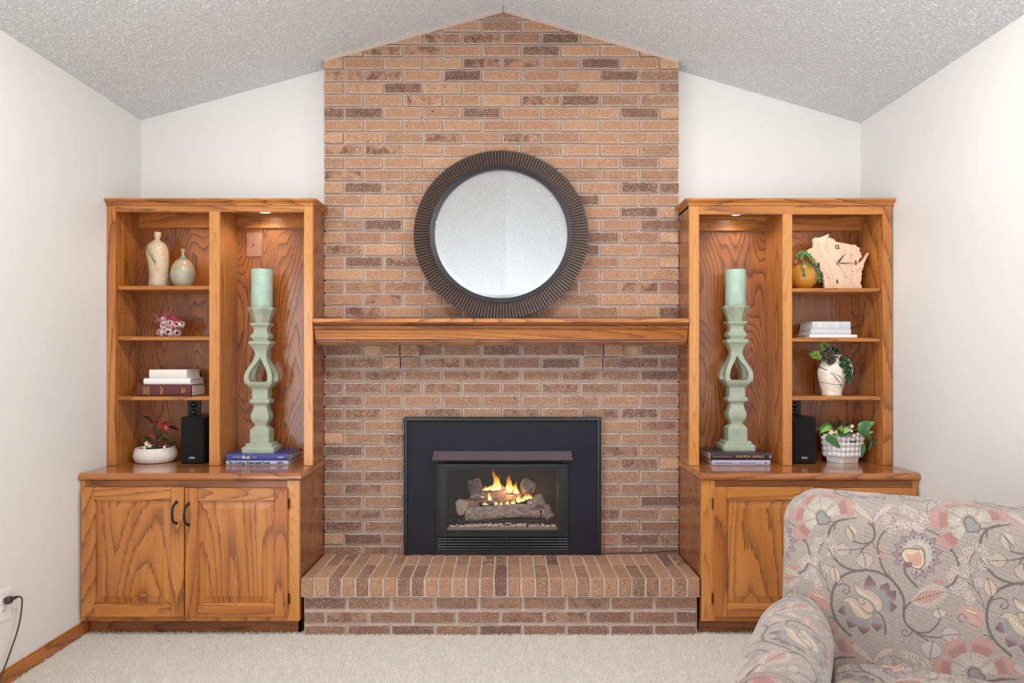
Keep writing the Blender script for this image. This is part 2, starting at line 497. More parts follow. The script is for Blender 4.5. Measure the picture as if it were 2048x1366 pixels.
CORB = [(X(764, BD), X(841, BD)), (X(1166, BD), X(1243, BD))]
mcx, mcz, mr = X(1002, 3.45), Z(468, 3.45), .40
nb = 0
def course(codes, zb, h, row):
    global nb
    half = len(codes) == 10
    for k, cd in enumerate(codes):
        if half:
            a = CX0 if k == 0 else CX0 + PW * (k - .5)
            b = CX1 if k == 9 else CX0 + PW * (k + .5)
        else:
            a, b = CX0 + PW * k, CX0 + PW * (k + 1)
        a += JT / 2 if a > CX0 + .001 else 0; b -= JT / 2 if b < CX1 - .001 else 0
        z0, z1 = zb, zb + h
        # cut to the gable
        top = min(zc(a), zc(b)) - .018
        rest = [(a, b)]
        if row >= 100:
            for c0, c1 in (CORB if row <= 101 else []):
                rest = [q for (p0, p1) in rest for q in ((p0, min(p1, c0 - .004)), (max(p0, c1 + .004), p1)) if q[1] - q[0] > .012]
            if z0 < IZ1:
                rest = [q for (p0, p1) in rest for q in ((p0, min(p1, IX0)), (max(p0, IX1), p1)) if q[1] - q[0] > .012]
        for (p0, p1) in rest:
            if row < 100 and z1 > min(zc(p0), zc(p1)) - .018:      # brick cut along the slope
                if max(zc(p0), zc(p1)) - .016 < z0 + .012 and not (p0 < XRIDGE < p1): continue
                outp = [(p0, z0), (p1, z0), (p1, z1), (p0, z1)]
                for sl, sg in (((ZR - ZEL) / (XRIDGE - XL), -1), ((ZR - ZER) / (XR - XRIDGE), 1)):
                    side = lambda q: ZR - .016 - sg * (q[0] - XRIDGE) * sl - q[1]
                    poly, outp = outp, []
                    for i in range(len(poly)):
                        A, B = poly[i], poly[(i + 1) % len(poly)]; sa, sb = side(A), side(B)
                        if sa >= 0: outp.append(A)
                        if sa * sb < 0:
                            t = sa / (sa - sb); outp.append((A[0] + (B[0] - A[0]) * t, A[1] + (B[1] - A[1]) * t))
                if len(outp) < 3 or max(q[0] for q in outp) - min(q[0] for q in outp) < .03: continue
                cx = sum(q[0] for q in outp) / len(outp); cz = sum(q[1] for q in outp) / len(outp)
                me = MB().prism([(q[0] - cx, q[1] - cz) for q in outp], -.05, .04).build('brick', M['brick'])
                dat = me.data; D.objects.remove(me)
                place_brick(ch, cx - ch_off.x, .05, cz, 0, 0, 0, cd, 0, dat); nb += 1
                continue
            # wholly behind the mirror: not in view
            if row < 100 and all((px - mcx) ** 2 + (pz - mcz) ** 2 < (mr * 1.02) ** 2 for px in (p0, p1) for pz in (z0, z1)):
                fill.box(p0 - ch_off.x, p1 - ch_off.x, .001, .06, z0, z1, c=.003); continue
            grey_mix = 0.0 if row < 100 else .75  # courses below the mantel get the greyer brick tone
            place_brick(ch, (p0 + p1) / 2 - ch_off.x, .05, (z0 + z1) / 2, p1 - p0, h, .10, cd, grey_mix); nb += 1
fill = MB()
BH = .0553
for i, codes in enumerate(upper):
    zb = Z(634 - (24 - i) * 24.85, BD) - .0005
    course(codes, zb, BH, i)
for i, codes in enumerate(lower):
    zb = Z(712 + i * 25.13, BD)
    course(codes, zb, BH + .0008, 100 + i)
# hidden courses behind the mantel shelf, and those behind the mirror
for py in (659, 684): fill.box(CX0 - ch_off.x, CX1 - ch_off.x, .001, .06, Z(py, BD), Z(py, BD) + BH, c=.003)
o = fill.build('covered_bricks', M['brick_cut'], ch); o['kind'] = 'stuff'
# corbels of header bricks under the mantel
for c0, c1 in CORB:
    for row, proj in ((0, .055), (1, .028)):
        w = (c1 - c0) / 2
        for k in (0, 1):
            place_brick(ch, c0 + w * (k + .5) - ch_off.x, .05 - proj, Z(712 + row * 25.13, BD) + BH / 2, w - .006, BH, .10, 'M' if random.random() < .3 else 'L', .6)
# beyond 300 bricks, the smallest cut ends are joined into one part
allb = sorted([o for o in ch.children if o.name.split('.')[0] == 'brick' and o.location.y > .04], key=lambda o: (max(v.co.x for v in o.data.vertices) - min(v.co.x for v in o.data.vertices)))
ends = MB()
for o in allb[:max(0, len(allb) - 290)]:
    ends.add([tuple(v.co + o.location) for v in o.data.vertices], [tuple(p.vertices) for p in o.data.polygons])
    D.objects.remove(o)
o = ends.build('cut_brick_ends', M['brick_cut'], ch); o['kind'] = 'stuff'
# mortar core, set back from the faces, with the fire opening left free
f = MB()
g = .015
ox = ch_off.x
def core(x0, x1, z0, z1): f.box(x0 - ox, x1 - ox, g, .215, z0, z1)
f.prism([(CX0 + .004 - ox, IZ1), (CX1 - .004 - ox, IZ1), (CX1 - .004 - ox, zc(CX1)), (XRIDGE - ox, ZR + .002), (CX0 + .004 - ox, zc(CX0))], g, .215)
core(CX0 + .004, IX0, .1, IZ1); core(IX1, CX1 - .004, .1, IZ1)
f.build('mortar', M['mortar'], ch)
f = MB()
f.add([(CX0 - ox, -.002, zc(CX0) - .016), (CX0 - ox, -.002, zc(CX0)), (XRIDGE - ox, -.002, ZR), (XRIDGE - ox, -.002, ZR - .018), (CX1 - ox, -.002, zc(CX1)), (CX1 - ox, -.002, zc(CX1) - .016)] +
      [(CX0 - ox, .01, zc(CX0) - .016), (CX0 - ox, .01, zc(CX0)), (XRIDGE - ox, .01, ZR), (XRIDGE - ox, .01, ZR - .018), (CX1 - ox, .01, zc(CX1)), (CX1 - ox, .01, zc(CX1) - .016)],
      [(0, 1, 2, 3), (3, 2, 4, 5), (0, 3, 9, 6), (3, 5, 11, 9), (0, 6, 7, 1), (5, 4, 10, 11)])
f.build('mortar_fillet', M['mortar'], ch)
tag(MB().tube(smooth_path([(XRIDGE + .002, 3.50, 3.079), (XRIDGE - .004, 3.505, 3.066), (XRIDGE + .001, 3.508, 3.05), (XRIDGE - .001, 3.516, 3.035)]), .0012, 5).build('loose_wire', M['cable']),
    'short dark wire end poking out at the ridge above the chimney', 'wire')

# ------------------------------------------------------------ hearth
HF, HZ = 3.125, .268
he = thing('hearth', 'raised brick hearth with a rowlock top in front of the fireplace', 'hearth', (-.039, HF, 0))
def hb(x0, x1, y0, y1, z0, z1, code, grey_mix=.45):
    w, d, h = x1 - x0, y1 - y0, z1 - z0
    key = ('h', round(w, 3), round(d, 3), round(h, 3), random.randrange(5))
    if key not in bricks:
        mb = MB().box(-w / 2, w / 2, -d / 2, d / 2, -h / 2, h / 2, c=.005)
        rg = random.Random(len(bricks)); mb.v = [(a + rg.uniform(-.0012, .0012), b + rg.uniform(-.0012, .0012), c + rg.uniform(-.0012, .0012)) for a, b, c in mb.v]
        o = mb.build('brick', M['brick_row' if h > .07 else 'brick']); bricks[key] = o.data; D.objects.remove(o)
    return place_brick(he, (x0 + x1) / 2 + .039, (y0 + y1) / 2 - HF, (z0 + z1) / 2, 0, 0, 0, code, grey_mix, bricks[key])
top_front = 'MMPMPMMPPMMMMMPMMPMMPMMMPPMPM'
top_back = 'LMPLLLMLLLLMLPPMLLDLLLMLLLLDP'
W = (CX1 - CX0) / 29
for k in range(29):
    x0, x1 = CX0 + k * W + .0035, CX0 + (k + 1) * W - .0035
    o = hb(x0, x1, HF, 3.322, HZ - .085, HZ, 'D' if k == 14 else ('M' if top_front[k] == 'P' else 'L'), .25)
    if top_front[k] == 'P': o['blotch'] = .6
    hb(x0, x1, 3.330, 3.527, HZ - .085, HZ - .0015, top_back[k], .1)
for r, codes in enumerate(("DMMMPMPMM", "MPMMMPPMMD", "MMDMDMMMM")):
    z1 = HZ - .092 - r * .064; z0 = max(z1 - .056, .0)
    e0, e1 = CX0 + .012, CX1 - .012; n_ = len(codes)
    pw = (e1 - e0) / 9
    for k, cd in enumerate(codes):
        if n_ == 10:
            a = e0 if k == 0 else e0 + pw * (k - .5); b_ = e1 if k == 9 else e0 + pw * (k + .5)
        else: a, b_ = e0 + pw * k, e0 + pw * (k + 1)
        hb(a + .004, b_ - .004, HF + .012, HF + .10, z0, z1, cd, .75)
f = MB()
f.box(CX0 + .014 + .039, CX1 - .014 + .039, .020, .40, 0, HZ - .08)
f.box(CX0 + .004 + .039, CX1 - .004 + .039, .007, .402, HZ - .09, HZ - .007)
f.build('mortar', M['mortar'], he)

# ------------------------------------------------------------ mantel
ma = thing('mantel_shelf', 'oak mantel shelf with moulded front spanning the brick between the bookcases', 'mantel', (-.039, 3.42, 1.45))
mx0, mx1 = -.953 + .039, .876 + .039
f = MB().box(mx0, mx1, -.112, .105, Z(645.5, 3.31) - 1.45, Z(636.8, 3.31) - 1.45, c=.004)
f.build('shelf_board', M['oakX'], ma)
zt = Z(645.5, 3.31) - 1.45
zq = lambda py, Y: Z(py, Y) - 1.45
prof = [(-.097, zt), (-.094, zq(648, 3.326)), (-.086, zq(651, 3.334)), (-.092, zq(652, 3.328)), (-.088, zq(657.5, 3.33)), (-.080, zq(658, 3.34))]
def prof_piece(name, prof, mat, yb=.1):
    pts = prof + [(yb, prof[-1][1]), (yb, prof[0][1])]
    MB().loft([[(mx0, y, z) for y, z in pts], [(mx1, y, z) for y, z in pts]]).build(name, mat, ma, smooth=35)
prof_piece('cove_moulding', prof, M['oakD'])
z6, z7 = zq(658, 3.34), zq(677.5, 3.352)
face = [(-.078, z6), (-.080, z6 - .004), (-.074, z6 - .02), (-.067, z6 - .034), (-.064, z7 + .003), (-.066, z7)]
prof_piece('fascia', face, M['oakX'])
z8 = zq(689.3, 3.37)
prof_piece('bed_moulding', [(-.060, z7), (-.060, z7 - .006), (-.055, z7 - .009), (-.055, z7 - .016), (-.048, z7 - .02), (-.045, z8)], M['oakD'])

# ------------------------------------------------------------ round mirror leaning on the wall
tilt = math.radians(8)
R0 = .441
mi = thing('round_mirror', 'large round mirror in a fluted dark bronze frame leaning on the mantel', 'mirror', (X(1002, 3.44), 3.387, Z(636.8, 3.31) + .001))
mi.rotation_euler = (-tilt, 0, 0)
c0 = (0, 0, R0)
def disc_ring(r0, r1, y0, y1, seg=128, name='ring', mat=None):
    v = []; fcs = []
    rings = []
    prof = [(r0, y0), (r1, y0), (r1, y1), (r0, y1)]
    f = MB()
    v = [(r * math.cos(2 * PI * j / seg), y, R0 + r * math.sin(2 * PI * j / seg)) for (r, y) in prof for j in range(seg)]
    for i in range(4):
        for j in range(seg):
            k = (j + 1) % seg; i2 = (i + 1) % 4
            fcs.append((i * seg + j, i * seg + k, i2 * seg + k, i2 * seg + j))
    f.add(v, fcs)
    return f.build(name, mat, mi, smooth=40)
disc_ring(.352, R0 - .004, .004, .016, name='frame_backing', mat=M['bronze'])
disc_ring(.336, .360, -.006, .014, name='inner_ring', mat=plain('dark_inner_ring', (48, 46, 50), .35, .4))
mm = NT('silvered_glass'); mm.fin((.82, .82, .81, 1), .012, 1.0)
f = MB(); seg = 128
f.add([(.338 * math.cos(2 * PI * j / seg), .003, R0 + .338 * math.sin(2 * PI * j / seg)) for j in range(seg)] +
      [(.318 * math.cos(2 * PI * j / seg), .0015, R0 + .318 * math.sin(2 * PI * j / seg)) for j in range(seg)],
      [(j, (j + 1) % seg, seg + (j + 1) % seg, seg + j) for j in range(seg)] + [tuple(seg + j for j in range(seg))])
f.build('glass', mm.m, mi)
NR = 168
ribm = NT('fluted_bronze'); cc = ribm.obj(); rn = ribm.noise(cc, 90, 3)
gr = ribm.n('ShaderNodeTexCoord').outputs['Generated']
sz = ribm.n('ShaderNodeSeparateXYZ', Vector=gr)
edge = ribm.math('GREATER_THAN', sz.outputs[1], 0.90)
ribm.fin(ribm.mix(edge, ribm.mix(rn, lin((84, 70, 66)), lin((104, 88, 82))), lin((150, 96, 62))), .42, .35)
# wedge slat: along +X from r .36 to R0, folded towards its middle
wi, wo = PI * .361 / NR * .90, PI * R0 / NR * .93
rb = MB().loft([[(.361, .006, -wi), (.361, -.0015, -wi * .9), (.361, -.006, wi * .35), (.361, .006, wi)], [(R0, .006, -wo), (R0, -.0015, -wo * .9), (R0, -.006, wo * .35), (R0, .006, wo)]])
rib0 = rb.build('slat', ribm.m)
for k in range(NR):
    o = rib0 if k == 0 else rib0.copy()
    if k: C.objects.link(o)
    o.parent = mi; o.location = (0, 0, R0); o.rotation_euler = (0, -2 * PI * k / NR, 0)

# ------------------------------------------------------------ gas fireplace insert
FY = 3.490
ins = thing('fireplace_insert', 'black metal gas fireplace insert set into the brick above the hearth', 'fireplace', (X(1004.5, FY), FY, HZ + .001))
ix, iz = ins.location.x, ins.location.z
def U(px, Y=FY): return X(px, Y) - ix
def Wz(py, Y=FY): return Z(py, Y) - iz
zb0 = 0.0
f = MB()
x0, x1, zt_ = U(807), U(1202.5), Wz(835)
a0, a1, at = U(869.5), U(1138.5), Wz(918)
for bx in ((x0, a0, zb0, zt_), (a1, x1, zb0, zt_), (a0, a1, at, zt_)): f.box(bx[0], bx[1], .004, .034, bx[2], bx[3])
f.build('surround_panel', M['black'], ins)
f = MB()
def half_round(p0, p1, r, axis):
    pts = []
    n = 8
    rg = []
    for e in (p0, p1):
        rg.append([(e[0] + (r * math.cos(t) if axis == 'Z' else 0), -r * .8 * math.sin(t) + .006, e[1] + (r * math.cos(t) if axis == 'X' else 0)) for t in [PI * i / n for i in range(n + 1)]])
    f.loft(rg)
r = .0115
half_round((x0 + r, zb0), (x0 + r, zt_), r, 'Z'); half_round((x1 - r, zb0), (x1 - r, zt_), r, 'Z'); half_round((x0, zt_ - r), (x1, zt_ - r), r, 'X')
f.build('border_trim', plain('black_trim', (40, 42, 45), .3, .3), ins, smooth=40)
f = MB()
hx0, hx1 = U(866.5), U(1144)
h0, h1 = Wz(903, 3.47), Wz(920.5, 3.44)
f.loft([[(hx0 + .004, -.004, h0), (hx0, -.050, h1), (hx0, -.047, h1 - .001), (hx0 + .004, .0, h0 - .004)], [(hx1 - .004, -.004, h0), (hx1, -.050, h1), (hx1, -.047, h1 - .001), (hx1 - .004, .0, h0 - .004)]])
f.build('hood', M['hood'], ins)
# door frame round the glass
gx0, gx1, gz0, gz1 = U(893), U(1117), Wz(1063.5), Wz(939)
dx0, dx1 = U(874.5), U(1137)
f = MB()
f.box(dx0, dx1, .000, .014, Wz(936), Wz(927.5), c=.002)
f.box(dx0, dx1, .000, .014, Wz(1074), Wz(1064.5), c=.002)
f.box(dx0, dx0 + .004, .000, .012, Wz(1065), Wz(936)); f.box(dx1 - .004, dx1, .000, .012, Wz(1065), Wz(936))
f.box(dx0 + .004, gx0, .007, .012, Wz(1065), Wz(936)); f.box(gx1, dx1 - .004, .007, .012, Wz(1065), Wz(936)); f.box(gx0, gx1, .007, .012, gz1, Wz(936))
f.build('door_frame', M['black2'], ins)
f = MB()
f.box(a0, dx0, .010, .036, Wz(1101), at); f.box(dx1, a1, .010, .036, Wz(1101), at); f.box(dx0, dx1, .016, .036, Wz(937.5), at)
f.box(dx0, gx0 - .003, .016, .036, Wz(1101), Wz(937.5)); f.box(gx1 + .003, dx1, .016, .036, Wz(1101), Wz(937.5))
f.box(dx0, dx1, .028, .034, Wz(1102), Wz(1074)); f.box(a0, a1, .002, .03, zb0, Wz(1102), c=.002)
f.build('opening_liner', plain('black_recess', (10, 10, 12), .6), ins)
for k in range(5):
    zz = 1077 + k * 5.4
    f = MB().loft([[(xx, .004, Wz(zz)), (xx, .001, Wz(zz + 1.4)), (xx, .018, Wz(zz + 3.6)), (xx, .021, Wz(zz + 2.6))] for xx in (dx0 + .002, dx1 - .002)])
    f.build('louvre', M['louvre'], ins)
MB().tube([(U(1012), -.001, Wz(1076)), (U(1012), .001, Wz(1076))], .0018, 8).build('screw', M['silver'], ins)
gl = NT('fire_glass')
tr = gl.n('ShaderNodeBsdfTransparent'); gs = gl.n('ShaderNodeBsdfGlossy', Roughness=0.05)
mx = gl.n('ShaderNodeMixShader', Fac=0.02); gl.t.links.new(tr.outputs[0], mx.inputs[1]); gl.t.links.new(gs.outputs[0], mx.inputs[2]); gl.t.links.new(mx.outputs[0], gl.out.inputs[0])
MB().box(gx0 - .002, gx1 + .002, .012, .0135, gz0 - .004, gz1 + .004).build('glass_pane', gl.m, ins)
# firebox walls
bx0, bx1, bz0, bz1, by = gx0 - .01, gx1 + .01, gz0 + .006, gz1 + .03, .33
f = MB()
f.box(bx0 - .01, bx0, .015, by, bz0 - .02, bz1); f.box(bx1, bx1 + .01, .015, by, bz0 - .02, bz1)
f.box(bx0 - .01, bx1 + .01, by, by + .01, bz0 - .02, bz1); f.box(bx0 - .01, bx1 + .01, .015, by + .01, bz1, bz1 + .01)
f.box(bx0 - .01, bx1 + .01, .015, by + .01, bz0 - .02, bz0)
f.build('firebox', M['void'], ins)
MB().box(gx0, gx1, .016, .024, gz0, gz0 + .018, c=.002).build('lintel_bar', plain('reflection_grey_steel', (108, 90, 88), .35, .5), ins)  # grate lintel; the pale strip reflection is put into its colour
# grate
f = MB()
gz_ = bz0 + .035
for xx in (-.20, -.10, 0, .10, .20):
    f.tube([(xx, .075, gz_ + .05), (xx, .08, gz_), (xx, .26, gz_)], .006, 6)
f.box(-.235, .235, .09, .10, gz_ - .012, gz_ - .002); f.box(-.235, .235, .24, .25, gz_ - .012, gz_ - .002)
for xx in (-.22, .22): f.box(xx - .005, xx + .005, .09, .10, bz0, gz_); f.box(xx - .005, xx + .005, .24, .25, bz0, gz_)
f.build('grate', M['black2'], ins)

bark = NT('ceramic_log_bark'); c = bark.obj()
hh = bark.noise(bark.vm('MULTIPLY', c, (30, 120, 120)), 1.0, 5, .65); cr = bark.noise(c, 55, 3, .6, .6)
ember = bark.math('MULTIPLY', bark.ramp(cr, [(.60, (0, 0, 0)), (.68, (1, 1, 1))]), 1.0)
bark.bump(hh, 1.0, .008)
bark.b.inputs['Emission Color'].default_value = lin((255, 92, 60))
bark.set(bark.b.inputs['Emission Strength'], bark.math('MULTIPLY', ember, 0.6))
M['bark'] = bark.fin(bark.ramp(hh, [(.3, lin((70, 60, 58))), (.5, lin((126, 110, 102))), (.7, lin((170, 152, 140)))]), .95)
endm = NT('ceramic_log_end'); c = endm.obj()
hh = endm.noise(c, 210, 4, .7); endm.bump(hh, 1.0, .004)
M['logend'] = endm.fin(endm.ramp(hh, [(.35, lin((104, 88, 78))), (.65, lin((190, 168, 148)))]), .95)
def log(p0, p1, r0, r1, label, seed):
    p0, p1 = Vector(p0), Vector(p1)
    ax = (p1 - p0); L = ax.length; q = ax.to_track_quat('X', 'Z')
    rg = random.Random(seed); f = MB(); N, S = 14, 16
    ph = [rg.uniform(0, 6) for _ in range(4)]
    rings = []
    for i in range(N + 1):
        t = i / N; r = r0 + (r1 - r0) * t
        rings.append([(t * L + rg.uniform(-.002, .002), (r * (1 + .13 * math.sin(3 * a_ + ph[0] + t * 3) + .07 * math.sin(7 * a_ + ph[1]) + rg.uniform(-.05, .05))) * math.cos(a_), (r * (1 + .13 * math.sin(3 * a_ + ph[0] + t * 3) + rg.uniform(-.05, .05))) * math.sin(a_) + .006 * math.sin(ph[2] + t * 5)) for a_ in [2 * PI * j / S for j in range(S)]])
    f.loft(rings, cap=False)
    for rr, sg in ((rings[0], -1), (rings[-1], 1)):
        cx_ = sum(p[0] for p in rr) / S
        f.add([(p[0], p[1], p[2]) for p in rr] + [(p[0] + sg * .003, p[1] * .6, p[2] * .6) for p in rr] + [(cx_ - sg * .004, 0, 0)],
              [(j, (j + 1) % S, S + (j + 1) % S, S + j) for j in range(S)] + [(S + j, S + (j + 1) % S, 2 * S) for j in range(S)], 1)
    o = f.build('log', [M['bark'], M['logend']], smooth=60)
    o.location = p0; o.rotation_mode = 'QUATERNION'; o.rotation_quaternion = q
    return tag(o, label, 'log', 'logs in the gas fire')
def fp(zx, zy, Y):  # enlarged image pixels of the fire -> metres at depth Y
    px, py = 860 + zx / 6.21, 890 + zy / 6.21
    return (X(px, Y), Y, Z(py, Y))
log(fp(440, 830, 3.555), fp(1425, 835, 3.60), .034, .031, 'long grey log lying across the front of the grate', 1)
log(fp(385, 775, 3.545), fp(560, 770, 3.63), .040, .036, 'thick log with round sawn end facing out at the left of the fire', 2)
log(fp(500, 655, 3.66), fp(1130, 690, 3.68), .026, .026, 'middle log glowing under the flames', 3)
log(fp(520, 640, 3.62), fp(1060, 560, 3.72), .018, .016, 'thin charred log slanting up behind the middle log', 4)
log(fp(560, 440, 3.74), fp(600, 720, 3.68), .036, .038, 'short upright log stub at the rear left of the fire', 5)
log(fp(1215, 490, 3.70), fp(1180, 640, 3.78), .038, .036, 'short log stub with a sawn end at the rear right of the fire', 6)
log(fp(1230, 740, 3.60), fp(1395, 690, 3.57), .024, .034, 'forked log end rising at the right of the front log', 7)
log(fp(1420, 760, 3.62), fp(1500, 900, 3.60), .022, .026, 'stubby log end leaning at the far right of the grate', 8)
# lava-rock chips along the front
f = MB(); rg = random.Random(3)
for k in range(420):
    xx = rg.uniform(gx0 + .01, gx1 - .01); yy = rg.uniform(.03, .085); s_ = rg.uniform(.003, .0075)
    zz = bz0 + rg.uniform(0, .018) * (1 - abs(xx) * 2.2)
    pts = [(xx + s_ * rg.uniform(.6, 1.2) * dx, yy + s_ * rg.uniform(.6, 1.2) * dy, zz + s_ * rg.uniform(.6, 1.2) * dz + .003) for dx, dy, dz in ((1, 0, 0), (-1, 0, 0), (0, 1, 0), (0, -1, 0), (0, 0, 1), (0, 0, -1))]
    f.add(pts, [(0, 2, 4), (2, 1, 4), (1, 3, 4), (3, 0, 4), (2, 0, 5), (1, 2, 5), (3, 1, 5), (0, 3, 5)])
o = f.build('lava_rock', plain('tan_lava_rock', (205, 180, 155), .9, 0, .25, 90), recalc=True); o.location = ins.location
tag(o, 'bed of tan lava rock chips at the foot of the fire', 'rocks', kind='stuff')
# flames: closed tongues, hottest at the foot
fl = NT('flame'); g_ = fl.n('ShaderNodeTexCoord').outputs['Generated']; s3 = fl.n('ShaderNodeSeparateXYZ', Vector=g_)
nz = fl.noise(fl.obj(), 38, 3)
tt = fl.math('ADD', s3.outputs[2], fl.math('MULTIPLY', fl.math('SUBTRACT', nz, .5), .5))
colr = fl.ramp(tt, [(0.0, lin((255, 150, 60))), (0.16, lin((255, 238, 170))), (0.45, lin((255, 206, 90))), (.75, lin((255, 140, 36))), (1.0, lin((230, 84, 18)))])
em = fl.n('ShaderNodeEmission', Color=colr, Strength=fl.ramp(tt, [(0, (.5,) * 3), (.2, (1,) * 3), (.6, (.62,) * 3), (1, (.22,) * 3)]))
fl.set(em.inputs['Strength'], fl.math('MULTIPLY', fl.ramp(tt, [(0, (.4,) * 3), (.2, (1,) * 3), (.6, (.6,) * 3), (1, (.3,) * 3)]), 2.6))
tp = fl.n('ShaderNodeBsdfTransparent')
al = fl.math('MULTIPLY', fl.ramp(tt, [(0.0, (.15,) * 3), (.15, (.6,) * 3), (.55, (.6,) * 3), (1.0, (.12,) * 3)]), fl.ramp(fl.noise(fl.vm('MULTIPLY', fl.obj(), (1, 1, .25)), 120, 2), [(.35, (.35,) * 3), (.6, (1,) * 3)]))
mx = fl.n('ShaderNodeMixShader', Fac=al); fl.t.links.new(tp.outputs[0], mx.inputs[1]); fl.t.links.new(em.outputs[0], mx.inputs[2]); fl.t.links.new(mx.outputs[0], fl.out.inputs[0])
fire = thing('fire', 'orange and yellow flames burning over the logs behind the glass', 'fire', fp(900, 620, 3.68))
fo = fire.location.copy()
def flame(b, t, wpx, Y, seed, dx=0.0):
    b, t = Vector(fp(*b, Y)), Vector(fp(*t, Y)); w = wpx / 6.21 / F * Y / 2
    rg = random.Random(seed); f = MB(); N, S = 14, 10
    ph = rg.uniform(0, 6)
    rings = []
    for i in range(N + 1):
        u = i / N
        r = w * (math.sin(PI * min(1, (u * 1.25 + .22)) ) ** 1.0 if u * 1.25 + .22 < .5 else max(.0, (1 - u)) ** .85 * 1.12) * (1 + .22 * math.sin(u * 11 + ph) * u)
        r = max(r, .0004)
        c = b.lerp(t, u) + Vector((w * .42 * math.sin(u * 6.5 + ph) * u + dx * u * u, 0, 0)) - fo
        rings.append([(c.x + r * math.cos(a_), c.y + r * .45 * math.sin(a_), c.z + rg.uniform(-.0015, .0015)) for a_ in [2 * PI * j / S for j in range(S)]])
    f.loft(rings); f.build('flame', fl.m, fire, smooth=180)
for i, q in enumerate([((830, 610), (806, 305), 100, 3.69), ((845, 600), (862, 360), 60, 3.71), ((960, 610), (1003, 362), 92, 3.70), ((985, 600), (960, 420), 50, 3.68), ((1070, 620), (1064, 440), 60, 3.69),
                       ((905, 600), (880, 470), 70, 3.72), ((700, 570), (690, 500), 62, 3.67), ((745, 560), (775, 480), 60, 3.67), ((745, 690), (735, 570), 40, 3.63), ((1100, 715), (1098, 585), 46, 3.62),
                       ((1035, 740), (1030, 660), 46, 3.60), ((960, 750), (965, 670), 44, 3.60), ((885, 755), (890, 690), 40, 3.60), ((822, 745), (818, 680), 36, 3.60), ((690, 745), (680, 715), 60, 3.60),
                       ((1230, 670), (1228, 590), 60, 3.64), ((1195, 680), (1190, 590), 44, 3.65), ((1150, 700), (1160, 620), 46, 3.64), ((640, 650), (600, 615), 60, 3.63), ((540, 645), (530, 628), 40, 3.62), ((1020, 600), (1020, 500), 60, 3.72)]):
    flame(q[0], q[1], q[2] * 1.3, q[3], i)
pl = D.lights.new('flame_light', 'POINT'); pl.energy = 1.3; pl.color = (1.0, .48, .2); pl.shadow_soft_size = .05
po = D.objects.new('flame_light', pl); C.objects.link(po); po.location = fp(980, 560, 3.67)
pl2 = D.lights.new('flame_light', 'POINT'); pl2.energy = .45; pl2.color = (1.0, .42, .15); pl2.shadow_soft_size = .03
po2 = D.objects.new('flame_light', pl2); C.objects.link(po2); po2.location = fp(1370, 590, 3.76)
# cord lying at the back of the hearth
tag(MB().tube(smooth_path([(X(1203, 3.50), 3.50, HZ + .004), (X(1240, 3.51), 3.508, HZ + .004), (X(1285, 3.51), 3.512, HZ + .004), (X(1320, 3.51), 3.510, HZ + .011), (X(1356, 3.51), 3.513, HZ + .016)]), .0026, 6).build('power_cord', M['cable']),
    'thin black cord running along the back of the hearth to the right', 'cord')
# outlet on the left wall with the plug in it
ol = thing('wall_outlet', 'white duplex outlet plate low on the left wall', 'outlet', (XL, 2.645, .315))
MB().box(0, .0045, -.044, .044, -.0615, .0615, c=.002).build('cover_plate', M['white'], ol)
for s in (1, -1):
    q = MB().lathe([(.0001, 0), (.0165, 0), (.0165, .002), (.0001, .002)], (0, 0, 0), 20).build('receptacle', M['white'], ol)
    q.matrix_local = Matrix.Translation((.004, 0, .0195 * s)) @ Matrix.Rotation(PI / 2, 4, 'Y')
for yy in (-.006, .006): MB().box(.006, .0066, yy - .0012, yy + .0012, -.024, -.015).build('slot', M['dark'], ol)
pc = thing('plug_cord', 'brown plug and cord hanging from the white outlet on the left wall', 'cord', (XL + .006, 2.65, .335))
MB().box(0.002, .026, -.012, .016, -.014, .012, c=.005).build('plug', M['brown'], pc)
MB().tube([(.014, .010, -.002), (.016, .034, -.002), (.017, .048, -.003)], [.008, .0065, .004], 8).build('strain_relief', M['brown'], pc, smooth=50)
MB().tube(smooth_path([(.017, .046, -.003), (.019, .064, -.012), (.02, .066, -.045), (.022, .045, -.12), (.022, .0, -.20), (.024, -.05, -.27), (.03, -.10, -.318), (.03, -.2, -.322), (.04, -.4, -.322)]), .0030, 7).build('cord', M['brown'], pc, smooth=60)
# ------------------------------------------------------------ built-in units
SB = .014                                     # stile thickness etc. are local to the units
def raised_panel(x0, x1, z0, z1, y, yf, bev=.032):
    """panel in a door: outer edge at depth y, sloping up to a field at depth yf"""
    f = MB()
    o = [(x0, y, z0), (x1, y, z0), (x1, y, z1), (x0, y, z1)]
    b = [(x0 + .001, y - .002, z0 + .001), (x1 - .001, y - .002, z0 + .001), (x1 - .001, y - .002, z1 - .001), (x0 + .001, y - .002, z1 - .001)]
    i1 = [(x0 + bev, yf + .003, z0 + bev), (x1 - bev, yf + .003, z0 + bev), (x1 - bev, yf + .003, z1 - bev), (x0 + bev, yf + .003, z1 - bev)]
    i2 = [(x0 + bev + .001, yf, z0 + bev + .001), (x1 - bev - .001, yf, z0 + bev + .001), (x1 - bev - .001, yf, z1 - bev - .001), (x0 + bev + .001, yf, z1 - bev - .001)]
    bk = [(p[0], y + .006, p[2]) for p in o]
    return f.loft([bk, o, b, i1, i2])


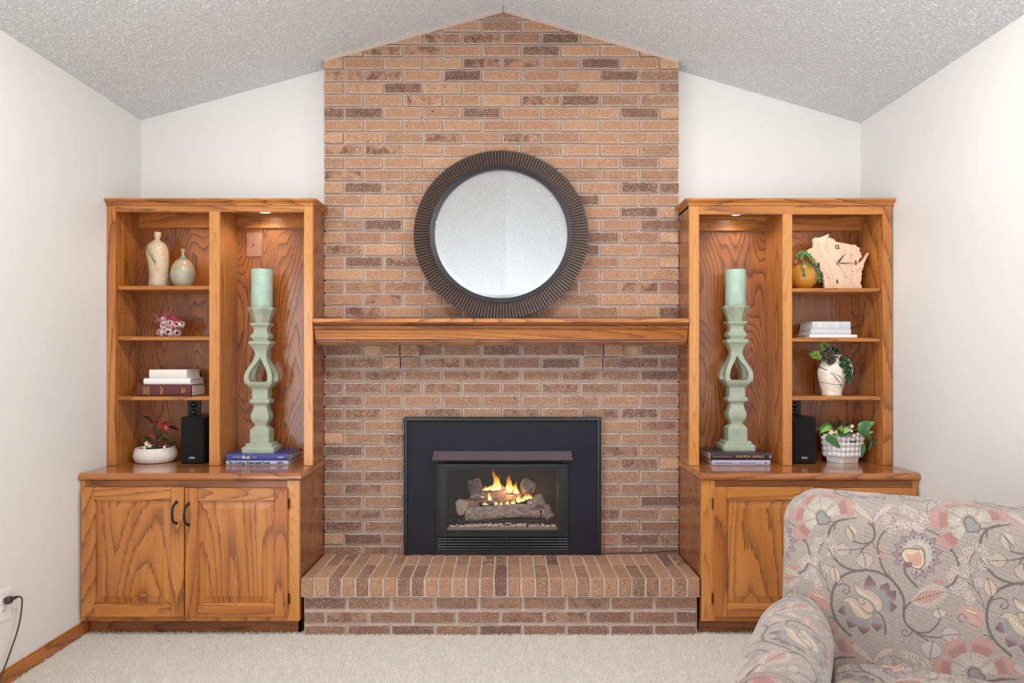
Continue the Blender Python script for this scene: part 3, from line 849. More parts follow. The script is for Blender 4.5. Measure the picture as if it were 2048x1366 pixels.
def pull(parent, x, z0, z1, y, out):
    """bow handle, bulging to the side `out`"""
    zc_ = (z0 + z1) / 2; h = (z1 - z0)
    path = [(x, y - .002, z0 + .006), (x, y - .016, z0 + .010), (x + out * .005, y - .026, z0 + .025), (x + out * .007, y - .029, zc_), (x + out * .005, y - .026, z1 - .025), (x, y - .016, z1 - .010), (x, y - .002, z1 - .006)]
    f = MB(); P = smooth_path(path, 5)
    rings = []
    for i, p in enumerate(P):
        t = (P[min(i + 1, len(P) - 1)] - P[max(i - 1, 0)]).normalized()
        u = Vector((1, 0, 0)); w = t.cross(u).normalized()
        rings.append([tuple(p + u * a * .0045 + w * b * .0028) for a, b in ((1, 1), (-1, 1), (-1, -1), (1, -1))])
    f.loft(rings)
    for zz in (z0, z1 - .013): f.box(x - .0055, x + .0055, y - .007, y, zz, zz + .013, c=.0015)
    return f.build('handle', M['bronze'], parent, smooth=40)


def hinge(parent, x, z0, z1, y):
    f = MB().box(x - .004, x + .004, y - .004, y + .001, z0, z1, c=.001)
    f.tube([(x + .001, y - .005, z0 - .002), (x + .001, y - .005, z1 + .002)], .0035, 8)
    return f.build('hinge', plain('brown_hinge', (96, 66, 44), .35, .6) if 'hinge' not in M else M['hinge'], parent)


M['hinge'] = plain('brown_hinge', (96, 66, 44), .35, .6)
BF = 3.125                                     # face of the base cabinets
HW = .0


def base_unit(side):
    L = side == 'L'
    x0, x1 = (XL + .002, -.959) if L else (.881, XR - .002)
    zt = .714
    name = 'oak base cabinet with two raised panel doors, ' + ('left of the hearth' if L else 'right of the hearth behind the armchair')
    t = thing('base_cabinet', name, 'cabinet', ((x0 + x1) / 2, BF, 0), 0, 'base cabinets either side of the fireplace')
    ox, oy = t.location.x, t.location.y
    px = lambda p, Y=BF: X(p, Y) - ox
    zz = lambda p, Y=BF: Z(p, Y)
    a, b = x0 - ox, x1 - ox
    MB().box(*((b - .019, b) if L else (a, a + .019)), .019, YB - oy - .004, .07 if 1 else 0, zt, c=.001).build('side_panel', M['oakP'], t)
    MB().box(*((a, a + .019) if L else (b - .019, b)), .019, YB - oy - .004, .0, zt).build('side_panel', M['oakP'], t)
    MB().box(a + .019, b - .019, .02, YB - oy - .004, .07, .088).build('bottom_panel', M['oakP'], t)
    if L: d1, d2 = (167, 370.8), (373.4, 577); e0, e1 = 577, 598.5
    else: d1, d2 = (1426.5, 1625.8), (1628.5, 1828); e0, e1 = 1402, 1424
    ztop, zbot = zz(973.5), zz(1231.5)
    # face frame
    MB().box(a, px(d1[0] + 3), 0, .019, .07, zt, c=.0015).build('stile', M['oakZs'], t)
    MB().box(px(d2[1] - 3), b, 0, .019, .07, zt, c=.0015).build('stile', M['oakZs'], t)
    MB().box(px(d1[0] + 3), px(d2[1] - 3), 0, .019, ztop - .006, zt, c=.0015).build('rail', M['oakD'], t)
    MB().box(px(d1[0] + 3), px(d2[1] - 3), 0, .019, .07, zbot + .006, c=.0015).build('rail', M['oakX'], t)
    MB().box(px(d1[1] - 8), px(d2[0] + 8), .001, .019, zbot, ztop).build('stile', M['oakZs'], t)
    MB().box(a + (.02 if L else .0), b - (.0 if L else .02), .045, .060, 0, .072, c=.001).build('toe_kick', M['oakD'], t)
    if L:
        MB().box(b - .019, b, .045, .06, 0, .071).build('toe_return', M['oakZ'], t)
    for k, (p0, p1) in enumerate((d1, d2)):
        q0, q1 = px(p0), px(p1)
        th = -.019
        w = .058
        f = MB()
        zb, zt2 = zbot, ztop - (.0 if k == 0 else .004)
        f.box(q0, q0 + w, th, -.001, zb, zt2, c=.0035, m=0); f.box(q1 - w, q1, th, -.001, zb, zt2, c=.0035, m=0)
        f.box(q0 + w, q1 - w, th + .0005, -.001, zt2 - w, zt2, c=.0035, m=1); f.box(q0 + w, q1 - w, th + .0005, -.001, zb, zb + w, c=.0035, m=1)
        # sticking bead on the inner edge
        f.box(q0 + w, q0 + w + .005, th + .007, -.001, zb + w, zt2 - w, m=0); f.box(q1 - w - .005, q1 - w, th + .007, -.001, zb + w, zt2 - w, m=0)
        f.box(q0 + w, q1 - w, th + .007, -.001, zt2 - w - .005, zt2 - w, m=1); f.box(q0 + w, q1 - w, th + .007, -.001, zb + w, zb + w + .005, m=1)
        dr = f.build('door', [M['oakZ'], M['oakX']], t)
        raised_panel(q0 + w + .004, q1 - w - .004, zb + w + .004, zt2 - w - .004, -.006, -.0165).build('raised_panel', M['oakZ'], dr)
        if L: hx = px(357.5) if k == 0 else px(381.5); hz = (zz(1047), zz(999.5)) if k == 0 else (zz(1050), zz(1002.5))
        else: hx = px(1614.5) if k == 0 else px(1639); hz = (zz(1047), zz(999.5))
        pull(dr, hx, hz[0], hz[1], th, -1 if k == 0 or L else 1)
        hxx = q0 - .004 if k == 0 else q1 + .004
        for (za, zb_) in ((zz(1016), zz(997)), (zz(1206), zz(1187))): hinge(dr, hxx, za, zb_, -.001)
    return t


def counter(side):
    L = side == 'L'
    x0, x1 = (XL + .002, -.946) if L else (.868, XR - .002)
    t0, t1 = .716, .749
    xe = x1 if L else x0
    s = 1 if L else -1
    f = MB()
    # moulded front edge as a swept profile along the front and the exposed end
    prof = [(.010, t0), (.004, t0 + .004), (.0, t0 + .011), (.001, t0 + .020), (.006, t0 + .027), (.014, t1)]
    yF = 3.107
    rings = []
    far = x0 if L else x1
    for d, z in prof:
        rings.append([(far, yF + d, z), (xe - s * d, yF + d, z), (xe - s * d, 3.524 if abs(xe) < .96 else YB, z), (xe - s * .10, 3.524, z), (xe - s * .10, YB - .002, z), (far, YB - .002, z)])
    n = 6
    f.loft(rings, cap=True)
    return tag(f.build('countertop', M['oakC'], smooth=28), 'polished oak countertop with moulded edge on the ' + ('left' if L else 'right') + ' base cabinet', 'countertop', 'oak countertops')


def bookcase(side):
    L = side == 'L'
    x0, x1 = (XL + .002, -.9575) if L else (.8795, X(1784.5, 3.33))
    zb = .7495
    Y0 = 3.33
    t = thing('bookcase', 'open oak bookcase with three shelves and a tall lit bay, ' + ('left' if L else 'right') + ' of the chimney', 'bookcase', ((x0 + x1) / 2, Y0, zb), 0, 'bookcases either side of the chimney')
    ox = t.location.x
    px = lambda p, Y=Y0: X(p, Y) - ox
    zz = lambda p, Y=Y0: Z(p, Y) - zb
    a, b = x0 - ox, x1 - ox
    TOP = Z(397, 3.31) - zb
    rail = (Z(423.5, Y0) if L else Z(428.5, Y0)) - zb
    ceil_ = rail + .034
    dep = YB - Y0 - .004
    yback = 3.562 - Y0
    if L: stiles = ((a, px(230.4)), (px(418), px(439)), (px(607.5), b))
    else: stiles = ((a, px(1398.5)), (px(1566), px(1584.7)), (px(1766), b))
    for i, (s0, s1) in enumerate(stiles):
        MB().box(s0, s1, 0, .019, 0, TOP - .028 if i != 1 else rail + .002, c=.0018).build('stile', M['oakZs' if i else 'oakZ'] if L else M['oakZs' if i < 2 else 'oakZ'], t)
    MB().box(stiles[0][1], stiles[2][0], .0002, .019, rail, TOP - .028, c=.0018).build('top_rail', M['oakX'], t)
    th = .018
    inn = (stiles[0][1] - .001 - th if L else a, stiles[2][0] + .001 + th if not L else b)
    MB().box(inn[0] if L else a, (inn[0] + th) if L else a + th, .019, dep, 0, ceil_ + .01, c=.0008).build('side_panel', M['oakP' if not L else 'oakZ'], t)
    MB().box(b - th if L else inn[1] - th, b if L else inn[1], .019, dep, 0, ceil_ + .01, c=.0008).build('side_panel', M['oakP' if L else 'oakZ'], t)
    if L: MB().box(b - .003, b, .019, dep, ceil_, TOP - .02).build('side_cap', M['oakP'], t)
    else: MB().box(a, a + .003, .019, dep, ceil_, TOP - .02).build('side_cap', M['oakP'], t)
    dv = (stiles[1][1] - .0015 - th, stiles[1][1] - .0015) if L else (stiles[1][0] + .0015, stiles[1][0] + .0015 + th)
    MB().box(dv[0], dv[1], .019, yback, 0, ceil_, c=.0008).build('divider', M['oakZ'], t)
    MB().box(inn[0] if L else a, b if L else inn[1], .019, dep, ceil_, ceil_ + .016).build('top_panel', M['oakD'], t)
    MB().box(a + .004, b - .004, yback, yback + .006, 0, ceil_).build('back_panel', M['oakP'], t)
    nl = zz(456 if L else 461.5, 3.55)
    bays = ((inn[0] + th, dv[0]), (dv[1], b - th)) if L else ((a + th, dv[0]), (dv[1], inn[1] - th))
    for (p, q) in bays:
        MB().box(p, q, yback - .016, yback, nl, ceil_, c=.001).build('nailer', M['oakX'], t)
    tall = bays[1] if L else bays[0]
    small = bays[0] if L else bays[1]
    f = MB().box(tall[0], tall[1], yback - .014, yback, 0, .022, c=.002); f.box(tall[0], tall[1], yback - .008, yback, .022, .038, c=.003)
    f.build('base_moulding', M['oakX'], t)
    # crown moulding round the front and the exposed side
    prof = [(.0, TOP - .030), (.006, TOP - .028), (.006, TOP - .021), (.012, TOP - .016), (.018, TOP - .011), (.022, TOP - .009), (.022, TOP - .003), (.024, TOP)]
    rings = []
    yb_ = 3.523 - Y0
    for d, z in prof:
        if L: rings.append([(a - min(d, .0) + .001 - 0, -d, z), (b + d, -d, z), (b + d, yb_, z), (a + .001, yb_, z)])
        else: rings.append([(b + min(d, .008), -d, z), (a - d, -d, z), (a - d, yb_, z), (b + min(d, .008), yb_, z)])
    MB().loft(rings, cap=True).build('crown_moulding', M['oakD'] if 0 else M['oakX'], t, smooth=25)
    MB().box(a + .001, b - .001, yb_, dep, TOP - .012, TOP - .001).build('dust_cover', M['oakX'], t)
    # shelves
    sh = ((571.7, 672.8, 793.0) if L else (576.2, 675.8, 792.8))
    for p in sh:
        z1 = zz(p, 3.348)
        o = MB().box(small[0] + .001, small[1] - .001, .018, yback - .001, z1 - .0190, z1, c=.0025).build('shelf', M['oakX'], t)
    # rows of shelf-pin holes in the outer side panel
    f = MB()
    xs = small[0] if L else small[1]
    for yy in (.05, yback - .035):
        for (p, q) in ((470, 560), (600, 660), (690, 740)):
            z = zz(p, 3.5)
            while z > zz(q, 3.5):
                f.box(xs - .0004, xs + .0004, yy - .0022, yy + .0022, z - .0022, z + .0022); z -= .026
    f.build('pin_holes', M['dark'], t)
    f = MB()
    for p in sh:
        for yy in (.05, yback - .035):
            z = zz(p, 3.348) - .019
            f.box(*sorted((xs, xs + (.009 if L else -.009))), yy - .005, yy + .005, z - .003, z, c=.0008)
            f.box(*sorted((xs, xs + (.002 if L else -.002))), yy - .004, yy + .004, z - .012, z)
    f.build('shelf_pins', M['plate'], t)
    return t, tall, small, ceil_ + zb, ox


base_unit('L'); base_unit('R'); counter('L'); counter('R')
bl = bookcase('L'); br = bookcase('R')

# ------------------------------------------------------------ cabinet lights
def puck(x, y, z, label):
    t = thing('puck_light', label, 'light', (x, y, z))
    MB().lathe([(.036, 0), (.036, -.006), (.033, -.009), (.028, -.009), (.028, -.004)], seg=32, cap=False).build('housing', M['white'], t, smooth=40)
    MB().lathe([(.0001, -.007), (.028, -.007), (.028, -.004), (.0001, -.004)], seg=32).build('lens', M['led'], t)
    return t
def spot(x, y, z, e, col, ang=150):
    l = D.lights.new('puck_light_beam', 'SPOT'); l.energy = e; l.color = col; l.spot_size = math.radians(ang); l.spot_blend = .6; l.shadow_soft_size = .025
    o = D.objects.new('puck_light_beam', l); C.objects.link(o); o.location = (x, y, z - .011)
xl, xr = X(530, 3.466), X(1473, 3.46)
puck(xl, 3.458, bl[3], 'round lit puck light under the top of the left bookcase\'s tall bay'); spot(xl, 3.458, bl[3], 3.2, (1, .97, .93))
puck(xr, 3.452, br[3], 'round lit puck light under the top of the right bookcase\'s tall bay'); spot(xr, 3.452, br[3], 3.2, (1, .97, .93))
for x_, z_, lb in ((X(398, 3.40), bl[3], 'left'), (X(1606, 3.40), br[3], 'right')):
    puck(x_, 3.395, z_, 'small puck light hidden behind the rail above the shelves of the %s bookcase' % lb); spot(x_, 3.395, z_, 2.2, (1, .82, .5), 165)


# ------------------------------------------------------------ outlets, wall plate and wires inside the bays
def black_outlet(px, label):
    o = thing('wall_outlet', label, 'outlet', (X(px, 3.56), 3.5615, Z(817.5, 3.56)))
    MB().box(-.034, .034, -.005, 0, -.058, .058, c=.002).build('cover_plate', M['speaker'], o)
    for s in (1, -1):
        q = MB().lathe([(.0001, 0), (.0165, 0), (.015, .003), (.0001, .003)], seg=20).build('receptacle', M['grille'], o)
        q.matrix_local = Matrix.Translation((0, -.005, .0195 * s)) @ Matrix.Rotation(PI / 2, 4, 'X')
        for xx in (-.006, .006): MB().box(xx - .001, xx + .001, -.0086, -.008, .0195 * s - .002, .0195 * s + .006).build('slot', M['silver'], o)
    return o
black_outlet(388.5, 'black duplex outlet on the back of the left bookcase above the speaker')
black_outlet(1588.5, 'black duplex outlet on the back of the right bookcase above the speaker')
jp = thing('cable_plate', 'tan stone-look cable wall plate at the top of the left tall bay', 'wall plate', (X(508, 3.56), 3.5615, Z(490, 3.56)))
f = MB().loft([[(-.042, 0, -.065), (.042, 0, -.065), (.042, 0, .065), (-.042, 0, .065)], [(-.042, -.003, -.065), (.042, -.003, -.065), (.042, -.003, .065), (-.042, -.003, .065)], [(-.035, -.008, -.058), (.035, -.008, -.058), (.035, -.008, .058), (-.035, -.008, .058)]])
f.build('plate', M['plate'], jp)
for zz_ in (.046, -.046): MB().tube([(0, -.0075, zz_), (0, -.0095, zz_)], .0035, 8).build('screw', M['plate'], jp)
MB().tube([(0, -.0075, 0), (0, -.0088, 0)], .0045, 10).build('cable_hole', M['dark'], jp)
w = [(X(p, 3.55), 3.5525 - (.006 if i < 1 else 0), Z(q, 3.55)) for i, (p, q) in enumerate([(508, 489), (502, 494), (498, 512), (492.5, 530), (497, 570), (497.5, 610), (494, 640), (491, 668), (488, 700), (484, 718), (478, 760), (473, 800), (471, 850)])]
tag(MB().tube(smooth_path(w, 5), .0013, 6).build('thin_cable', M['copper']), 'thin reddish cable hanging from the tan plate in the left bookcase', 'cable')
w = [(X(p, 3.54), 3.54, Z(q, 3.54)) for p, q in [(1531.5, 862), (1527, 872), (1525, 880), (1527.5, 890), (1529, 898), (1529, 912)]]
tag(MB().tube(smooth_path(w, 4), .0014, 6).build('bare_wire', M['copper']), 'short bent copper wire end sticking up at the back of the right tall bay', 'wire')
def fixed(mb, name, mat, t):
    o = mb.build(name, mat, t); o.location = -t.location; return o
fixed(MB().tube([(X(519, 3.54), 3.5452, Z(447, 3.54)), (X(519, 3.54), 3.5465, Z(447, 3.54))], .004, 10), 'screw_hole', M['dark'], bl[0])
fixed(MB().tube([(X(1418.5, 3.54), 3.5452, Z(452, 3.54)), (X(1418.5, 3.54), 3.5465, Z(452, 3.54))], .004, 10), 'screw_hole', M['dark'], br[0])
fixed(MB().tube([(X(366, 3.54), 3.5465, Z(447, 3.54)), (X(366, 3.54), 3.537, Z(447, 3.54))], .0035, 10), 'screw', M['silver'], bl[0])


# ------------------------------------------------------------ speakers
def speaker(xc, label):
    t = thing('speaker', label, 'speaker', (xc, 3.388, .7495), 0, 'black bookshelf speakers')
    MB().box(-.059, .059, .006, .128, 0, .232, c=.002).build('cabinet', M['speaker'], t)
    MB().box(-.056, .056, -.004, .007, .003, .229, c=.004).build('grille', M['grille'], t)
    b = MB().box(-.0145, .0145, -.0065, -.003, .026, .0355, c=.001).build('badge', M['silver'], t)
    text('ONKYO', .0075, M['dark'], b, (0, -.0068, .0305), align='CENTER', sx=.95, bold=.0001)
speaker((X(361, 3.388) + X(408.6, 3.388)) / 2, 'black bookshelf speaker beside the red-leaved plant in the left bookcase')
speaker(X(1632, 3.388) - .059, 'black bookshelf speaker beside the bubble planter in the right bookcase')


# ------------------------------------------------------------ books
M['paper'] = plain('page_edges', (226, 212, 200), .8, 0, .12, 500)
def book(x0, x1, y, dep, z, h, mat, label, group, pages='R', board=.0028, round_=.004, ylead=0.0):
    t = thing('book', label, 'book', ((x0 + x1) / 2, y, z), 0, group)
    a, b = (x0 - x1) / 2, (x1 - x0) / 2
    f = MB()
    # cover: bottom board, rounded spine, top board as one C section
    sec = [(dep, 0), (.002, 0), (-round_ * .4, h * .12), (-round_, h * .5), (-round_ * .4, h * .88), (.002, h), (dep, h), (dep, h - board), (.006, h - board), (.006, board), (dep, board)]
    f.loft([[(a, yy, zz) for yy, zz in sec], [(b, yy, zz) for yy, zz in sec]])
    f.build('cover', mat, t, smooth=40)
    MB().box(a + .003, b - .003, .006, dep - .004, board, h - board).build('pages', M['paper'], t)
    return t
M['ivory'] = plain('ivory_cloth', (232, 225, 216), .8, 0, .04, 300)
M['white_cloth'] = plain('white_cloth', (236, 233, 230), .7, 0, .03, 200)
M['maroon'] = plain('maroon_cloth', (92, 44, 44), .6, 0, .12, 300)
M['gold'] = plain('gold_foil', (212, 164, 90), .4, .3)
M['blue'] = plain('blue_jacket', (66, 68, 138), .4, 0, .06, 30)
M['grey'] = plain('pale_grey_jacket', (176, 182, 200), .4, 0, .04, 30)
M['lavender'] = plain('lavender_grey_jacket', (178, 176, 196), .35, 0, .03, 30)
M['plum'] = plain('dark_plum_jacket', (52, 38, 50), .3, 0, .1, 30)
M['ink'] = plain('black_ink', (24, 24, 30), .5)
M['cream_ink'] = plain('cream_ink', (236, 226, 200), .5)
M['marble'] = plain('pale_marbled_paper', (206, 204, 208), .6, 0, .10, 90)
sp = NT('patchwork_spine'); c = sp.obj(); sx_ = sp.n('ShaderNodeSeparateXYZ', Vector=c)
st = sp.n('ShaderNodeTexNoise', _noise_dimensions='1D', W=sx_.outputs[0], Scale=62, Detail=0)
M['patch'] = sp.fin(sp.ramp(st.outputs[0], [(.3, lin((196, 202, 210))), (.42, lin((222, 214, 198))), (.5, lin((184, 198, 214))), (.6, lin((214, 210, 204))), (.7, lin((226, 222, 214)))], 'CONSTANT'), .6)
Yb = 3.362
def bk(p0, p1, q0, q1, zbot=None, Y=Yb): return X(p0, Y), X(p1, Y)
zs = Z(793.0, 3.348) + .0003
g1 = 'books stacked on the lowest shelf of the left bookcase'
h1, h2, h3 = .0575, .0305, .0420
t = book(*bk(276.8, 383, 0, 0), Yb, .155, zs, h1, M['maroon'], 'thick maroon dictionary with gold spine lettering, bottom of the left shelf stack', g1, round_=.008)
wd = X(383, Yb) - X(276.8, Yb)
yf = -.0092
for lines, xx, s_ in ((('The New', 'Century', 'Dictionary'), -.098, .0125), (('Volume One', 'A-pocket'), -.016, .0095), (('Appleton', 'Century', 'Crofts'), .087, .0085)):
    for i, ln in enumerate(lines):
        text(ln, s_, M['gold'], t, (xx + i * s_ * .85, yf, h1 / 2), rot=(PI / 2, PI / 2, 0), align='CENTER', sx=.8, bold=.0002)
z2 = zs + h1 + .0005
book(*bk(287.8, 380.8, 0, 0), Yb + .002, .150, z2, h2, M['white_cloth'], 'plain white book in the middle of the stack on the maroon dictionary', g1, round_=.006)
z3 = z2 + h2 + .0005
book(*bk(298.3, 373.2, 0, 0), Yb + .004, .150, z3, h3, M['ivory'], 'ivory cloth book on top of the stack above the maroon dictionary', g1, round_=.005)

g2 = 'books under the left candlestick'
Yc = 3.3515
x0, x1 = X(452.5, Yc), X(576.5, Yc)
zc0 = .7497
t = book(x0, x1, Yc, .205, zc0, .0205, M['grey'], 'pale grey-blue basketball book at the bottom under the left candlestick', g2, round_=.0004, board=.002)
text('The College Basketball Book', .0155, M['ink'], t, (-.142, -.0010, .0105), sx=1.13, bold=.0006)
text('Sports\nIllustrated', .0066, M['ink'], t, (.113, -.0010, .0125), align='CENTER', sx=1.2, bold=.0003)
t = book(x0 - .0005, x1 + .001, Yc + .0005, .205, zc0 + .021, .0325, M['blue'], 'blue jacketed bird book lying under the left candlestick', g2, round_=.0006, board=.0025)
text('The Dictionary of', .0075, M['cream_ink'], t, (-.121, -.0012, .0175), sx=.85)
text('Birds', .0215, M['cream_ink'], t, (-.074, -.0012, .0165), sx=.86, bold=.0002)
text('in Color', .0075, M['cream_ink'], t, (-.025, -.0012, .0175), sx=.8)
text('Bonanza', .0085, M['cream_ink'], t, (.100, -.0012, .0175), sx=.95, bold=.0003)

g3 = 'books under the right candlestick'
Yd = 3.338
x0, x1 = X(1424.5, Yd), X(1540.7, Yd)
t = book(x0, x1, Yd, .20, zc0, .0252, M['lavender'], 'lavender-grey mountain book at the bottom under the right candlestick', g3, 'L', round_=.0004, board=.0018)
text('Mountains From Space', .0098, M['ink'], t, (-.128, -.0010, .0125), sx=.93)
text('Dech  Messner  Glaser  Martin', .0066, M['ink'], t, (-.010, -.0010, .0125), sx=.98)
MB().prism([(.114, .0125), (.122, .017), (.122, .008)], -.0012, -.0006).build('triangle_mark', M['ink'], t)
t = book(X(1421.8, Yd), X(1542.5, Yd), Yd + .001, .20, zc0 + .0257, .0370, M['plum'], 'dark plum book with gold animal title lying under the right candlestick', g3, 'L', round_=.0012, board=.0025)
text('The Imperial Collection Of', .0098, M['gold'], t, (-.140, -.0020, .0175), sx=.84)
text('AUDUBON  ANIMALS', .0155, M['gold'], t, (-.026, -.0020, .0175), sx=.93, bold=.0002)
MB().box(.137, .1385, -.0022, -.0010, .009, .025).build('spine_mark', M['gold'], t); MB().box(.1425, .1445, -.0022, -.0010, .009, .025).build('spine_mark', M['cream_ink'], t)

g4 = 'pale books stacked on the middle shelf of the right bookcase'
z0_ = Z(675.8, 3.348) + .0003
book(X(1605, Yb) + .035, X(1714, Yb), Yb, .16, z0_, .0165, M['white_cloth'], 'thin white book at the bottom of the pale stack in the right bookcase', g4, 'L', round_=.002, board=.002)
book(X(1622, Yb), X(1702, Yb), Yb + .002, .15, z0_ + .017, .0262, M['marble'], 'pale marbled grey book in the middle of the stack in the right bookcase', g4, 'L', round_=.002)
book(X(1624.7, Yb), X(1701.5, Yb), Yb + .003, .15, z0_ + .0437, .0372, M['patch'], 'book with faded blue and cream patchwork spine on top of the right stack', g4, 'L', round_=.002)


# ------------------------------------------------------------ candlesticks
cs = NT('sage_crackle_paint'); c = cs.obj()
n1 = cs.noise(c, 16, 4, .6); n2 = cs.noise(cs.vm('MULTIPLY', c, (40, 40, 160)), 1.0, 3)
col = cs.ramp(n1, [(.3, lin((150, 160, 138))), (.55, lin((164, 172, 150))), (.72, lin((148, 166, 156)))])
col = cs.mix(cs.ramp(n2, [(.55, (0, 0, 0)), (.75, (.5,) * 3)]), col, lin((192, 196, 172)))
cs.bump(n2, .25, .001)
M['sage'] = cs.fin(col, .5)
wx = NT('sage_wax'); c = wx.obj(); n1 = wx.noise(c, 22, 4, .65); n2 = wx.noise(c, 90, 2)
wx.bump(n1, .3, .0015)
wx.b.inputs['Subsurface Weight'].default_value = .12; wx.b.inputs['Subsurface Radius'].default_value = (.01, .012, .01)
col = wx.ramp(n1, [(.3, lin((158, 186, 168))), (.6, lin((174, 198, 182))), (.75, lin((188, 204, 186)))])
M['wax'] = wx.fin(wx.mix(wx.ramp(n2, [(.72, (0, 0, 0)), (.78, (.8,) * 3)]), col, lin((110, 140, 120))), .45)


def sqring(z, a, ch=.12, dy=.88, n=None):
    c_ = a * ch
    return [(x, y * dy, z) for x, y in ((-a + c_, -a), (a - c_, -a), (a, -a + c_), (a, a - c_), (a - c_, a), (-a + c_, a), (-a, a - c_), (-a, -a + c_))]


def candlestick(x, y, z, side, dy):
    t = thing('candlestick', 'tall sage green carved openwork candlestick standing on books in the %s bookcase' % side, 'candlestick', (x, y, z), 0, 'sage green candlesticks')
    B = Z(906.8, 3.40)
    q = lambda py: Z(py, 3.425) - Z(906.8, 3.425)
    P = [(906.8, .0795), (904, .081), (898, .081), (896, .079), (894, .072), (893.6, .0665), (890.5, .0665), (888.3, .062), (887.8, .0485), (871, .0485), (863, .0485), (856.5, .035), (854.5, .029), (850, .031), (845, .040), (839, .0455), (833, .0455), (827, .040), (819, .034), (815, .0325),
         (811.5, .037), (809.5, .046), (808, .049), (804, .050), (801.5, .048), (800, .040), (799.5, .0395), (782, .0395), (780, .042), (776, .054), (771, .063), (766.5, .068)]
    f = MB(); f.loft([sqring(q(py), a, .10 if a > .03 else .18, dy) for py, a in P])
    f.build('lower_baluster', M['sage'], t, smooth=32)
    f = MB()
    U_ = [(717, .0300, .0302), (722, .033, .028), (729, .041, .025), (736, .051, .023), (744, .061, .022), (751, .067, .022), (757, .0695, .022), (763, .069, .024), (769, .066, .03)]
    for sx_ in (-1, 1):
        for sy in (-1, 1):
            f.loft([[(sx_ * (a - w), sy * (a - w) * dy, q(py)), (sx_ * a, sy * (a - w) * dy, q(py)), (sx_ * a, sy * a * dy, q(py)), (sx_ * (a - w), sy * a * dy, q(py))] for py, a, w in U_])
    f.build('onion_ribs', M['sage'], t, smooth=60)
    P = [(718, .0304), (712, .0285), (706, .031), (700, .038), (695, .046), (692.5, .050), (692, .0535), (690, .055), (687, .055), (685.5, .053), (685.2, .037), (683, .037), (679, .044), (677, .0475), (674.5, .0475), (671, .041), (666, .034), (662, .0335), (657, .038), (654, .046), (652.5, .048), (649, .048), (648.6, .046)]
    f = MB(); f.loft([sqring(q(py), a, .14, dy) for py, a in P]); f.build('upper_baluster', M['sage'], t, smooth=32)
    def oct_(z_, r): return [(r * math.cos(PI / 8 + k * PI / 4), r * math.sin(PI / 8 + k * PI / 4), z_) for k in range(8)]
    f = MB(); f.loft([oct_(q(648.8), .040), oct_(q(647), .042), oct_(q(625), .062), oct_(q(622.5), .067), oct_(q(620), .069), oct_(q(618), .068), oct_(q(618), .062), oct_(q(620), .060)])
    f.build('cup', M['sage'], t, smooth=20)
    return z + q(620)


for (x_, y_, z_, sd, dy_, cr_) in ((X(514.5, 3.375), 3.44, zc0 + .021 + .0330, 'left', .82, .0525), (X(1480.3, 3.385), 3.455, zc0 + .0257 + .0375, 'right', .86, .0510)):
    zt_ = candlestick(x_, y_, z_, sd, dy_)
    h_ = Z(538.6, 3.42) - zt_
    cd_ = thing('candle', 'thick sage green pillar candle on the %s candlestick' % sd, 'candle', (x_, y_, zt_ + .0005), 0, 'sage green pillar candles')
    MB().lathe([(cr_ - .002, 0), (cr_, .004), (cr_, h_ - .004), (cr_ - .002, h_), (cr_ - .006, h_ - .001), (.012, h_ - .008), (.0001, h_ - .009)], seg=40).build('wax', M['wax'], cd_, smooth=50)
    MB().tube([(0, 0, h_ - .01), (.001, 0, h_ - .002), (.003, 0, h_ + .0)], .0012, 5).build('wick', M['dark'], cd_)
# ------------------------------------------------------------ pottery
def speckle(name, a, b, dots, rough=.35, dot_amt=.7, top=None, ztop=0.0):
    m = NT(name); c = m.obj()
    n1 = m.noise(c, 22, 4, .6); n2 = m.noise(c, 190, 2, .6)
    col = m.ramp(n1, [(.30, lin(a)), (.66, lin(b))])
    if top:
        s = m.n('ShaderNodeSeparateXYZ', Vector=c)
        k = m.math('ADD', s.outputs[2], m.math('MULTIPLY', m.math('SUBTRACT', n1, .5), .16))
        col = m.mix(m.math('MULTIPLY', m.math('SUBTRACT', k, ztop), 30.0, clamp=True), col, lin(top))
    col = m.mix(m.ramp(n2, [(.60, (0, 0, 0)), (.68, (dot_amt,) * 3)]), col, lin(dots))
    m.bump(n2, .15, .001)
    return m.fin(col, rough, coat=.3)


zsh = Z(571.7, 3.348) + .0004
v = thing('bottle_vase', 'tall beige speckled pottery bottle with a slashed fold, on the top left shelf', 'vase', (X(316, 3.45), 3.45, zsh))
pr = [(.0001, 0), (.043, 0), (.046, .004), (.0455, .03), (.0445, .06), (.0455, .09), (.049, .12), (.0515, .15), (.0525, .175), (.051, .195), (.046, .212), (.037, .224), (.026, .233), (.016, .240), (.0115, .247), (.0115, .252), (.015, .258), (.0168, .264), (.0165, .270), (.0150, .274), (.0165, .279), (.0172, .281), (.0135, .281), (.009, .276)]
f = MB().lathe(pr, seg=48)
